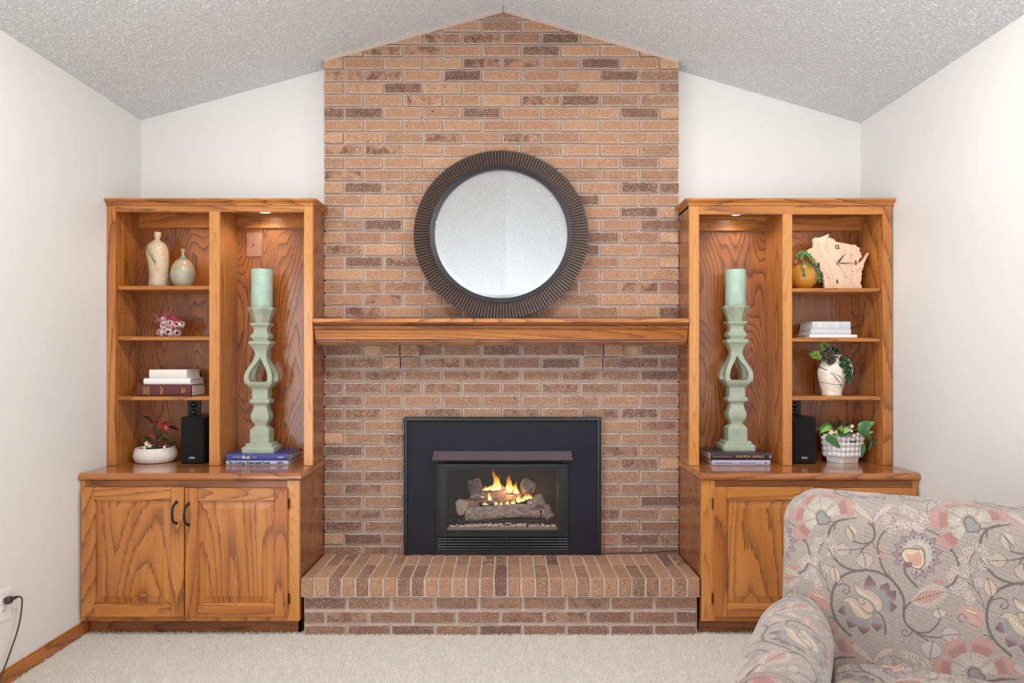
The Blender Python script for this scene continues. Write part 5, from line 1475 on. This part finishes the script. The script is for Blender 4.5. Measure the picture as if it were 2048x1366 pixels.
for p, s_ in (((480, 965), 1.1), ((420, 1010), 1.1), ((530, 970), .8), ((700, 905), .8), ((720, 1000), .7), ((760, 985), .6), ((695, 955), .6)):
    f = MB()
    for k in range(5):
        a_ = k * 2 * PI / 5 + s_; c0_ = pp_(*p, 3.36)
        leaf_geo(f, c0_, c0_ + Vector((math.cos(a_) * .014 * s_, -.004, math.sin(a_) * .014 * s_)), .011 * s_, .05, .2, (0, -1, .1), n=5)
    f.build('blossom', M['petal'], pt_, smooth=60)
# ------------------------------------------------------------ tapestry cloth for the armchair, drawn as stitches on the mesh
# enlarged image-crop pixels (in thousands) -> metres on the cloth, by homography
H3 = np.array([[0.42691192, 0.00737996, -0.21583748], [0.12236272, -0.41458717, 0.86462704], [0.09597076, 0.03682024, 1.0]])
RES = 1600.0                                  # cloth pixels per metre
TS, TT = .3610, .3660                         # repeat of the pattern
SHEAR = .020 / .361                           # each repeat to the right steps up by 2 cm
NW, NH = int(TS * RES), int(TT * RES)
cloth = np.zeros((NH, NW, 3), np.float32)
rgn = np.random.RandomState(4)
def L3(c): return np.array(lin(c)[:3], np.float32)
cloth[:] = L3((158, 142, 130))
yy, xx = np.mgrid[0:NH, 0:NW]
wv = (np.sin(xx * 2 * PI / 8.0 + (yy // 6 % 2) * PI) * np.sin(yy * 2 * PI / 6.0) > .2)
cloth[wv] = L3((108, 92, 90))
nz_ = rgn.rand(NH, NW); cloth[nz_ > .86] = L3((172, 160, 148)); cloth[nz_ < .07] = L3((98, 84, 92))
def S(p):
    q = H3 @ np.array([p[0] / 1000, p[1] / 1000, 1.0]); s, t = q[0] / q[2], q[1] / q[2]
    return np.array([s * RES, (t - s * SHEAR) * RES])
def paint(x0, x1, y0, y1, fn):
    x0, x1, y0, y1 = int(x0) - 2, int(x1) + 3, int(y0) - 2, int(y1) + 3
    gx, gy = np.meshgrid(np.arange(x0, x1), np.arange(y0, y1))
    mask, col = fn(gx.astype(np.float32), gy.astype(np.float32))
    ix, iy = gx[mask] % NW, gy[mask] % NH
    cloth[iy, ix] = col[mask] if col.ndim == 3 else col
def poly(pts, col, raw=False):
    P = np.array([p if raw else S(p) for p in pts])
    def fn(gx, gy):
        ins_ = np.zeros(gx.shape, bool); n = len(P)
        for i in range(n):
            x1, y1 = P[i]; x2, y2 = P[(i + 1) % n]
            c_ = ((y1 > gy) != (y2 > gy)) & (gx < (x2 - x1) * (gy - y1) / (y2 - y1 + 1e-9) + x1)
            ins_ ^= c_
        return ins_, L3(col) if not callable(col) else col(gx, gy)
    paint(P[:, 0].min(), P[:, 0].max(), P[:, 1].min(), P[:, 1].max(), fn)
def line(pts, w, col, raw=False, sm=True):
    P = np.array([p if raw else S(p) for p in pts])
    if sm and len(P) > 2: P = np.array([(v_.x, v_.y) for v_ in smooth_path([(a, b, 0) for a, b in P], 6)])
    ws = w if hasattr(w, '__len__') else (w, w)
    n = len(P) - 1
    for i in range(n):
        a, b = P[i], P[i + 1]; w0 = (ws[0] + (ws[1] - ws[0]) * i / n) * RES / 2
        def fn(gx, gy):
            d = b - a; L2 = max(d @ d, 1e-6); t = np.clip(((gx - a[0]) * d[0] + (gy - a[1]) * d[1]) / L2, 0, 1)
            return ((gx - a[0] - t * d[0]) ** 2 + (gy - a[1] - t * d[1]) ** 2) < w0 * w0, L3(col)
        paint(min(a[0], b[0]) - w0, max(a[0], b[0]) + w0, min(a[1], b[1]) - w0, max(a[1], b[1]) + w0, fn)
def sleaf(p0, p1, w, fill, stripe, out=(84, 66, 58), n=9, half=0, rib=(70, 54, 44), bow=0.0):
    """striped leaf with outline; half: -1/+1 draws one side only"""
    a, b = S(p0), S(p1); d = b - a; L_ = np.linalg.norm(d); d /= L_; nn = np.array([-d[1], d[0]]); w = w * RES
    def pt(u, v_): return a + d * (L_ * u) + nn * (v_ * w * math.sin(PI * u ** .85) ** .8 + bow * L_ * math.sin(PI * u))
    U_ = np.linspace(0.001, .999, 16)
    lo, hi = (-1 if half <= 0 else 0), (1 if half >= 0 else 0)
    poly([pt(u, lo) for u in U_] + [pt(u, hi) for u in U_[::-1]], fill, True)
    for k in range(1, n):
        u = k / n
        for sd in (-1, 1):
            if (sd < 0 and lo == 0) or (sd > 0 and hi == 0): continue
            line([pt(max(u - .10, .01), 0), pt(min(u + .05, .99), sd * .96)], .0014, stripe, True, False)
    if out:
        if lo: line([pt(u, lo) for u in U_], .0013, out, True, False)
        if hi: line([pt(u, hi) for u in U_], .0013, out, True, False)
    if rib: line([pt(0, 0), pt(.5, 0), pt(1, 0)], .0022, rib, True, False)
def fan(c, segs, r0, r1, rc=None):
    C_ = S(c)
    for a0, a1 in segs:
        A = np.radians(np.linspace(a0, a1, 40))
        teeth = np.abs(((np.linspace(0, 1, 40) * (abs(a1 - a0) / 9)) % 1) - .5) * 2
        bulge = 1 - .18 * np.abs(np.linspace(-1, 1, 40)) ** 3
        R1 = (r1 * bulge + .010 * teeth) * RES
        outer = [C_ + np.array([math.cos(a), math.sin(a)]) * r for a, r in zip(A, R1)]
        inner = [C_ + np.array([math.cos(a), math.sin(a)]) * r0 * RES for a in A]
        line(outer, .0012, (110, 62, 56), True, False)
        poly(outer + inner[::-1], (174, 120, 102), True)
        mid = [C_ + np.array([math.cos(a), math.sin(a)]) * (r0 + (r1 - r0) * .62) * RES for a in A[3:-3]]
        poly(mid + inner[3:-3][::-1], (146, 90, 82), True)
        for a in A[::3]: line([C_ + np.array([math.cos(a), math.sin(a)]) * (r0 + (r1 - r0) * .55) * RES, C_ + np.array([math.cos(a), math.sin(a)]) * (r0 + (r1 - r0) * .78) * RES], .0012, (128, 112, 120), True, False)
        for a in np.radians(np.linspace(a0 + 3, a1 - 3, 8)): line([C_ + np.array([math.cos(a), math.sin(a)]) * (rc or .02) * RES, C_ + np.array([math.cos(a), math.sin(a)]) * r0 * RES], .0012, (190, 182, 162), True, False)
    # teardrop heart
    T = [C_ + np.array([math.cos(a) * .0125 + (.010 if math.cos(a) > .3 and math.sin(a) < 0 else 0), math.sin(a) * .0125 - (.010 if math.sin(a) < -.6 else 0)]) * RES for a in np.linspace(0, 2 * PI, 20)[:-1]]
    poly(T, (122, 120, 118), True); line(T + [T[0]], .0034, (86, 58, 56), True, True)
def sprig(p, ang, s=1.0, col=(204, 184, 166)):
    c_ = S(p)
    for da in (-.6, 0, .6):
        a = math.radians(ang) + da; d = np.array([math.cos(a), math.sin(a)]); e = c_ + d * .016 * s * RES; nn = np.array([-d[1], d[0]])
        loop = [c_, c_ + d * .008 * s * RES + nn * .0035 * s * RES, e + nn * .0032 * s * RES, e + d * .003 * s * RES, e - nn * .0032 * s * RES, c_ + d * .008 * s * RES - nn * .0035 * s * RES, c_]
        line(loop, .0013, col, True); line([c_, c_ + d * .011 * s * RES], .0012, (120, 76, 66), True, False)
VN = (74, 60, 50)
def vine(pts, w=.0052, w1=None): line(pts, (w, w1 or w), VN)
# --- vines
vine([(1150, 590), (1210, 665), (1238, 740), (1236, 840), (1262, 900), (1330, 955), (1395, 1000), (1440, 1060)], .0072, .004)
vine([(880, 975), (800, 895), (757, 800), (757, 690), (800, 600), (870, 553), (960, 535), (1060, 545), (1150, 590)], .0064, .0064)
vine([(735, 850), (760, 855), (775, 880)], .003)
vine([(1236, 800), (1285, 745), (1390, 712), (1480, 682)], .0050, .003)
vine([(1330, 945), (1400, 945), (1450, 905), (1480, 850), (1468, 785)], .0046, .003); vine([(1345, 960), (1430, 978), (1520, 975), (1610, 955)], .0040, .002)
vine([(1420, 1080), (1440, 1060)], .003)
vine([(705, 190), (740, 212), (800, 212), (850, 198), (915, 192)], .0034, .0034); vine([(850, 198), (790, 212), (745, 255), (727, 320)], .0060, .0070); vine([(775, 235), (772, 262)], .004, .001)
vine([(732, 395), (775, 460), (830, 510), (900, 535), (960, 540)], .0062, .0060)
vine([(1000, 222), (1032, 250), (1042, 300), (1020, 345), (960, 358), (900, 340), (868, 300), (862, 245)], .0064, .003); vine([(1030, 205), (1036, 250)], .0044)
vine([(1015, 350), (975, 380), (900, 398), (775, 400)], .0044, .002); vine([(975, 378), (952, 410), (955, 460), (980, 520)], .0046, .002)
vine([(1150, 590), (1100, 530), (1078, 465), (1062, 385), (1078, 315), (1125, 265), (1205, 245), (1235, 247)], .0060, .0030); vine([(1120, 560), (1140, 570), (1138, 535)], .004, .001)
vine([(1385, 262), (1470, 300), (1540, 370), (1585, 440), (1605, 500)], .0034, .0050); vine([(1545, 372), (1552, 405)], .005, .001); vine([(1590, 580), (1560, 625), (1515, 648)], .0050, .0050)
vine([(1325, 642), (1275, 590), (1243, 540), (1245, 490)], .0060, .0060)
vine([(1030, 350), (1045, 385), (1100, 420)], .0030, .002)
line([(740, 690), (722, 620), (690, 570), (668, 480), (672, 400), (700, 350)], .0022, VN); line([(690, 570), (640, 520), (590, 490)], .0018, VN); line([(735, 680), (700, 640)], .0015, VN); line([(712, 600), (716, 560)], .0015, VN)
vine([(785, 640), (830, 626), (868, 645), (872, 680), (845, 692), (832, 672), (848, 660)], .0034, .0024)
vine([(1300, 925), (1275, 965), (1235, 968), (1222, 938), (1250, 930), (1258, 948)], .0034, .0024)
# --- striped leaves
sleaf((862, 240), (905, 350), .016, (190, 174, 150), (110, 92, 76), half=-1, bow=.08); sleaf((865, 245), (915, 310), .012, (176, 152, 132), (188, 170, 146), half=1, out=None)
sleaf((880, 398), (770, 402), .018, (188, 172, 150), (118, 98, 82)); sleaf((965, 415), (985, 525), .022, (188, 168, 150), (118, 98, 82)); sleaf((788, 620), (765, 505), .013, (198, 172, 150), (156, 122, 100))
sleaf((1485, 850), (1462, 785), .016, (172, 156, 150), (186, 172, 158)); sleaf((1490, 965), (1615, 958), .020, (160, 144, 142), (186, 172, 162)); sleaf((1430, 1005), (1410, 1125), .024, (158, 144, 144), (184, 172, 162))
# feathered salmon leaf
for k in range(26):
    u = k / 25; x = 1290 + 215 * u; y = 742 - 60 * u
    line([(x, y), (x + 18, y - 78 * math.sin(PI * (u * .8 + .12)) - 8)], .0016, (184, 168, 148), sm=False); line([(x, y), (x + 26, y + 60 * math.sin(PI * (u * .8 + .12)))], .0016, (184, 168, 148), sm=False)
sleaf((1300, 735), (1505, 675), .014, (164, 102, 86), (190, 174, 156), out=None)
# butterfly leaf pair
for tip, mp, sd in (((872, 112), (176, 122, 102), 1), ((1150, 130), (160, 134, 130), -1)):
    for k in range(15):
        u = k / 14; bx_, by_ = 1030 + (tip[0] - 1030) * u, 212 + (tip[1] - 212) * u
        w_ = 46 * math.sin(PI * (u * .85 + .1))
        line([(bx_, by_), (bx_ + (tip[0] - 1030) * .10, by_ - w_)], .0016, (188, 170, 152), sm=False); line([(bx_, by_), (bx_ + (tip[0] - 1030) * .16, by_ + w_ * .9)], .0016, mp, sm=False)
    line([(1030, 212), tip], .002, (188, 170, 152), sm=False)
# --- cream sprigs
for p, a in (((722, 345), 60), ((672, 362), 110), ((742, 388), 30), ((655, 412), 130), ((600, 478), 150), ((578, 492), 200), ((640, 505), 100), ((600, 560), 230), ((650, 540), 190), ((668, 592), 200), ((715, 555), 70), ((690, 640), 170), ((640, 470), 60), ((720, 430), 20)): sprig(p, a)
line([(1060, 190), (1120, 168), (1180, 168), (1230, 190)], .0014, VN); line([(1160, 190), (1185, 215)], .0012, VN)
for p, a in (((1150, 205), 170), ((1190, 215), 300), ((1160, 240), 250), ((1245, 170), 90), ((1240, 205), 250), ((1285, 185), 50), ((1300, 220), 330), ((1330, 235), 300), ((1270, 215), 280), ((1350, 205), 20)): sprig(p, a)
# --- berries and small accents
for p in ((1075, 375), (1085, 392), (1100, 400), (1030, 405), (1068, 440), (1115, 440)):
    c_ = S(p); poly([c_ + np.array([math.cos(a), math.sin(a)]) * .0042 * RES for a in np.linspace(0, 6.28, 10)[:-1]], (186, 126, 100), True)
poly([(1435, 590), (1500, 600), (1505, 625), (1440, 618)], (170, 104, 86))
poly([(590, 720), (605, 685), (650, 672), (700, 690), (735, 740), (742, 800), (700, 800), (655, 780), (645, 755), (625, 730), (600, 745), (608, 775), (590, 770)], (180, 134, 116)); line([(735, 790), (700, 740), (640, 705)], .0014, (120, 76, 66)); line([(645, 755), (620, 725), (595, 735), (598, 772), (612, 765)], .0026, (96, 78, 96)); line([(650, 780), (700, 800)], .0014, (120, 76, 66)); line([(640, 700), (690, 720)], .0022, (232, 212, 190))
# --- fan flower
fan((682, 178), ((158, 196), (205, 240), (103, 150), (52, 97), (4, 40)), .050, .083)
fan((682, 178), (), .05, .08)
# --- flower with heart (ring of grey petals)
cx_, cy_ = 1325, 430
for ang, rr_ in ((100, 165), (72, 150), (130, 160), (156, 168), (178, 165), (200, 160), (40, 165), (8, 178), (-18, 172), (-45, 165), (-70, 165), (-92, 165)):
    a = math.radians(ang); R_o = rr_
    t_ = (cx_ + math.cos(a) * R_o, cy_ - math.sin(a) * R_o); b0 = (cx_ + math.cos(a - .30) * 92, cy_ - math.sin(a - .30) * 92); b1 = (cx_ + math.cos(a + .30) * 92, cy_ - math.sin(a + .30) * 92)
    m0 = (cx_ + math.cos(a - .24) * 128, cy_ - math.sin(a - .24) * 128); m1 = (cx_ + math.cos(a + .24) * 128, cy_ - math.sin(a + .24) * 128)
    pl_ = [b0, m0, t_, m1, b1]
    poly(pl_, (152, 146, 140)); poly([m0, t_, m1], (140, 106, 116)); line(pl_, .0018, (96, 62, 70), sm=False)
    c_ = S((cx_ + math.cos(a) * 116, cy_ - math.sin(a) * 116)); poly([c_ + np.array([math.cos(q) * .003, math.sin(q) * .0042]) * RES for q in np.linspace(0, 6.28, 9)[:-1]], (88, 50, 50), True)
for k in range(60):
    a = 2 * PI * k / 60; line([(cx_ + math.cos(a) * 66, cy_ - math.sin(a) * 66), (cx_ + math.cos(a) * 98, cy_ - math.sin(a) * 98)], .0013, (206, 194, 166), sm=False)
ht = [(1240, 395), (1270, 388), (1320, 395), (1362, 395), (1375, 440), (1375, 490), (1350, 522), (1310, 520), (1265, 495), (1232, 460), (1220, 425)]
poly(ht, (198, 176, 148)); poly([(1250, 420), (1290, 435), (1340, 405), (1362, 440), (1355, 500), (1310, 505), (1270, 480)], (184, 136, 114)); line(ht + [ht[0]], .0032, (84, 76, 58))
poly([(1235, 470), (1262, 480), (1290, 478), (1295, 505), (1260, 520), (1240, 508)], (104, 56, 74))
# --- big purple flower
for t_, b_, w_ in (((1003, 562), (1022, 712), .021), ((1133, 612), (1085, 718), .019), ((1185, 668), (1105, 752), .020), ((1192, 775), (1100, 775), .021), ((1060, 945), (1052, 850), .019), ((962, 968), (975, 868), .021), ((868, 925), (905, 845), .019), ((792, 812), (885, 800), .018)):
    a, b = S(b_), S(t_); d = b - a; L_ = np.linalg.norm(d); d /= L_; nn = np.array([-d[1], d[0]]); w_ *= RES * .74
    def pt(u, v_): return a + d * L_ * u + nn * v_ * w_ * (.55 + .45 * math.sin(PI * min(1, u * 1.1))) * (1 - max(0, u - .5) ** 2.2 / .5 ** 2.2)
    U_ = np.linspace(0, 1, 14)
    def colf(gx, gy, a=a, d=d, L_=L_, nn=nn):
        u = ((gx - a[0]) * d[0] + (gy - a[1]) * d[1]) / L_; v_ = ((gx - a[0]) * nn[0] + (gy - a[1]) * nn[1])
        u = u + .05 * np.sin(v_ * .9)
        o = np.empty(gx.shape + (3,), np.float32); o[:] = L3((128, 123, 122)); o[u > .46] = L3((110, 88, 98)); o[u > .55] = L3((92, 52, 62)); o[(u > .62) & (u < .67)] = L3((146, 78, 80)); o[u > .76] = L3((70, 60, 52))
        return o
    poly([pt(u, -1) for u in U_] + [pt(u, 1) for u in U_[::-1]], colf, True)
for sh in ([(905, 620), (950, 652), (1020, 672), (1075, 715), (1095, 760), (1085, 800), (1050, 822), (1040, 780), (1010, 740), (965, 715), (925, 690), (908, 655)], [(818, 748), (850, 718), (895, 716), (935, 745), (955, 790), (1000, 822), (1035, 826), (1010, 858), (960, 862), (910, 835), (882, 790), (860, 752)],
           [(925, 712), (960, 720), (1010, 745), (1035, 790), (1025, 818), (985, 812), (950, 780), (932, 745)]):
    poly(sh, (178, 160, 136)); line(sh + [sh[0]], .0018, (98, 80, 60))
for a_, b_ in (((930, 660), (1065, 745)), ((880, 735), (990, 845))):
    for k in range(7):
        u = (k + .5) / 7; x, y = a_[0] + (b_[0] - a_[0]) * u, a_[1] + (b_[1] - a_[1]) * u
        line([(x, y), (x + 14, y - 14)], .0026, (184, 122, 96), sm=False); line([(x, y), (x - 2, y + 20)], .0022, (214, 200, 182), sm=False)
line([(960, 735), (975, 750), (965, 765), (950, 755)], .0026, (104, 70, 80)); poly([(975, 765), (1010, 775), (1020, 805), (990, 800)], (196, 158, 140))
vine([(1048, 802), (1085, 835), (1112, 900), (1112, 962)], .0034, .0054)


def cloth_at(s, t):
    x = (s * RES) % NW; y = ((t - s * SHEAR) * RES) % NH
    x0 = np.floor(x).astype(int) % NW; y0 = np.floor(y).astype(int) % NH; fx = (x - np.floor(x))[..., None]; fy = (y - np.floor(y))[..., None]
    x1 = (x0 + 1) % NW; y1 = (y0 + 1) % NH
    return (cloth[y0, x0] * (1 - fx) + cloth[y0, x1] * fx) * (1 - fy) + (cloth[y1, x0] * (1 - fx) + cloth[y1, x1] * fx) * fy


fb = NT('floral_tapestry'); at = fb.n('ShaderNodeVertexColor', _layer_name='stitches'); c = fb.obj()
wv_ = fb.noise(c, 620, 2); fb.bump(wv_, .35, .0012)
fb.fin(fb.mix(.18, at.outputs[0], fb.mix(wv_, (.25, .22, .2, 1), (.62, .56, .52, 1))), .88, sheen=.25)


def grid_mesh(name, P, Cc, parent, closed=False):
    """P (n,m,3) points, Cc (n,m,3) colours"""
    n, m_ = P.shape[:2]
    me = D.meshes.new(name)
    me.vertices.add(n * m_); me.vertices.foreach_set('co', P.reshape(-1).astype(np.float32))
    mm_ = m_ if closed else m_ - 1
    i, j = np.meshgrid(np.arange(n - 1), np.arange(mm_), indexing='ij'); k = (j + 1) % m_
    q = np.stack([i * m_ + j, i * m_ + k, (i + 1) * m_ + k, (i + 1) * m_ + j], -1).reshape(-1)
    nf = (n - 1) * mm_
    me.loops.add(nf * 4); me.loops.foreach_set('vertex_index', q.astype(np.int32))
    me.polygons.add(nf); me.polygons.foreach_set('loop_start', (np.arange(nf) * 4).astype(np.int32))
    me.update(); me.validate()
    ca = me.color_attributes.new('stitches', 'FLOAT_COLOR', 'POINT')
    col = np.ones((n * m_, 4), np.float32); col[:, :3] = Cc.reshape(-1, 3)
    ca.data.foreach_set('color', col.reshape(-1))
    me.shade_smooth(); me.materials.append(fb.m)
    return link(name, me, parent)


# ------------------------------------------------------------ armchair; local frame: x along the back, -y to its front
ac = thing('armchair', 'armchair covered in taupe floral tapestry, at the right in front of the base cabinet', 'armchair', (.846, 2.02, 0), math.radians(-28))
TOPZ, LEAN = .861, .18
def back_fn(s0, s1, tb, zr, step, lean, thick, y_off, name, bulge=.015, Rc=.085, Rd=.055):
    """upholstered panel with rounded top and sides: a front sheet plus a skirt running back"""
    n_s = int((s1 - s0) / step) + 1; n_t = int((zr - tb) / step) + 1
    s = np.linspace(s0, s1, n_s); t = np.linspace(tb, zr, n_t)
    Sg, Tg = np.meshgrid(s, t)
    # rounding near the sides and the top
    e = np.maximum(np.maximum((s0 + Rc - Sg), (Sg - s1 + Rc)) / Rc, 0); h = np.maximum((Tg - zr + Rc) / Rc, 0)
    ex = e * np.sqrt(np.clip(1 - h * h / 2, 0, 1)); hy = h * np.sqrt(np.clip(1 - e * e / 2, 0, 1))
    sgn = np.where(Sg < (s0 + s1) / 2, -1, 1)
    base_s = np.where(sgn < 0, s0 + Rc, s1 - Rc)
    Ps = np.where(e > 0, base_s + sgn * ex * Rc, Sg); Pt = np.where(h > 0, zr - Rc + hy * Rc, Tg)
    r2 = np.clip(ex ** 2 + hy ** 2, 0, 1); dep = Rd * (1 - np.sqrt(1 - r2 * .985))
    mid = np.sin(PI * np.clip((Sg - s0) / (s1 - s0), 0, 1)) * np.sin(PI * np.clip((Tg - tb) / (zr - tb), 0, 1))
    Pd = dep - (TOPZ - Pt) * lean - bulge * mid + y_off
    P = np.stack([Ps, Pd, Pt], -1); Cc = cloth_at(Sg, Tg)
    # skirt going back from the outline (left side, top, right side)
    ring = np.concatenate([P[:, 0], P[-1, 1:-1], P[::-1, -1]]); rp_ = np.concatenate([np.stack([Sg[:, 0], Tg[:, 0]], -1), np.stack([Sg[-1, 1:-1], Tg[-1, 1:-1]], -1), np.stack([Sg[::-1, -1], Tg[::-1, -1]], -1)])
    cen = np.array([(s0 + s1) / 2, (tb + zr) / 2]); nrm_ = np.zeros_like(rp_); k0 = P.shape[0]; k1 = k0 + P.shape[1] - 2
    nrm_[:k0, 0] = -1; nrm_[k0:k1, 1] = 1; nrm_[k1:, 0] = 1
    ks = np.linspace(0, thick, 22)
    sk = np.stack([np.stack([ring[:, 0] + nrm_[:, 0] * .012 * math.sin(PI * k / thick), ring[:, 1] + k, ring[:, 2] + nrm_[:, 1] * .006 * math.sin(PI * k / thick)], -1) for k in ks])
    skc = np.stack([cloth_at(rp_[:, 0] + nrm_[:, 0] * k, rp_[:, 1] + nrm_[:, 1] * k) for k in ks])
    o = grid_mesh(name, P, Cc, ac)
    o2 = grid_mesh(name + '_boxing', sk, skc, o)
    return o
back_fn(-.028, .878, .30, TOPZ, .0016, LEAN, .15, 0.0, 'backrest')
# plain back and lower shell
f = MB(); f.box(-.02, .87, .10, .22, .14, .80, c=.02)
f.build('frame_back', plain('taupe_backing', (166, 150, 142), .9, 0, .08, 200), ac)


def arm(sc, name, flip=1):
    """roll arm: cross-section polar sweep, running forward from the back"""
    d = np.arange(.04, .655, .0021)
    R_ = .098; cz_ = .520
    prof_ = []
    # from inner bottom, round the roll, to outer bottom
    for z in np.arange(.40, cz_, .0022): prof_.append((.070 + .022 * math.sin((z - .40) / .12 * PI / 2), z))
    for a in np.arange(0, PI + .35, .0021 / R_): prof_.append((R_ * .94 * math.cos(a), cz_ + R_ * math.sin(a)))
    lx, lz = prof_[-1]
    for k in range(12): prof_.append((lx + (k + 1) * .0022, lz - (k + 1) * .0012))
    l2 = prof_[-1]
    for z in np.arange(l2[1], .13, -.006): prof_.append((l2[0], z))
    pr_ = np.array(prof_); ln_ = np.concatenate([[0], np.cumsum(np.linalg.norm(np.diff(pr_, axis=0), axis=1))])
    Dg, Ig = np.meshgrid(d, np.arange(len(pr_)), indexing='ij')
    taper = 1 + .06 * np.sin((Dg - .04) / .6 * PI)
    rnd_ = np.clip((Dg - .635) / .02, 0, 1); sc_ = taper * (1 - .09 * rnd_ ** 2)
    rear = np.clip((.22 - Dg) / .18, 0, 1)
    Px = sc + flip * pr_[Ig, 0] * sc_ * (1 - .22 * rear ** 1.5); Pz = cz_ + (pr_[Ig, 1] - cz_) * np.where(pr_[Ig, 1] > cz_, sc_, 1) - .028 * rear ** 1.4 * (pr_[Ig, 1] > .42)
    P = np.stack([Px, -Dg, Pz], -1)
    Cc = cloth_at(Dg * 1.0 + .11, ln_[Ig] * 1.0 + .02)
    o = grid_mesh(name, P, Cc, ac)
    # scrolled front panel with piping
    ring = P[-1]; c_ = np.array([sc, -.655, cz_ - .02])
    rows_ = np.linspace(1, 0.02, 40)
    fr = np.stack([c_ + (ring - c_) * np.array([k, 1, k]) for k in rows_])
    fr[:, :, 1] = -.655 - .006 * np.sqrt(np.clip(1 - rows_ ** 2, 0, 1))[:, None]
    fr[:, :, 2] = np.maximum(fr[:, :, 2], .13)
    grid_mesh('arm_front', fr, cloth_at(fr[..., 0] + .45, fr[..., 2] + .3), o)
    pp = [(x, -.657, z) for x, _, z in ring[::6]]
    pmm = plain('piping_cloth', (140, 122, 112), .9, 0, .3, 500)
    MB().tube(pp, .0048, 8).build('piping', pmm, o, smooth=80)
    return o
arm(.018, 'arm'); arm(.832, 'arm', -1)
# seat: front rail and cushion
st_ = .004
a_ = np.arange(.11, .745, st_); prof_s = []
for y in np.arange(-.06, -.60, -st_): prof_s.append((y, .455 + .012 * math.sin((y + .06) / -.54 * PI)))
for q in np.arange(0, PI, .12): prof_s.append((-.60 - .055 * math.sin(q), .40 + .055 * math.cos(q)))
for y in np.arange(-.60, -.40, .02): prof_s.append((y, .345))
pr_ = np.array(prof_s); Ag, Ig = np.meshgrid(a_, np.arange(len(pr_)), indexing='ij')
dome = np.sin(PI * (Ag - .11) / .635) ** .3
grid_mesh('seat_cushion', np.stack([Ag, pr_[Ig, 0], .40 + (pr_[Ig, 1] - .40) * dome], -1), cloth_at(Ag + .05, pr_[Ig, 0] + pr_[Ig, 1]), ac)
f = MB(); f.box(.10, .75, -.62, -.60, .13, .345, c=.006); f.box(.0, .85, -.60, .12, .13, .34, c=.01)
f.build('seat_base', M.get('taupe') or plain('taupe_cloth', (168, 152, 144), .9, 0, .1, 300), ac)
for x, y in ((.0, -.61), (.85, -.61), (.02, .16), (.83, .16)):
    MB().loft([[(x - r, y - r, z), (x + r, y - r, z), (x + r, y + r, z), (x - r, y + r, z)] for r, z in ((.016, .0), (.026, .13))]).build('leg', M['bronze'], ac)
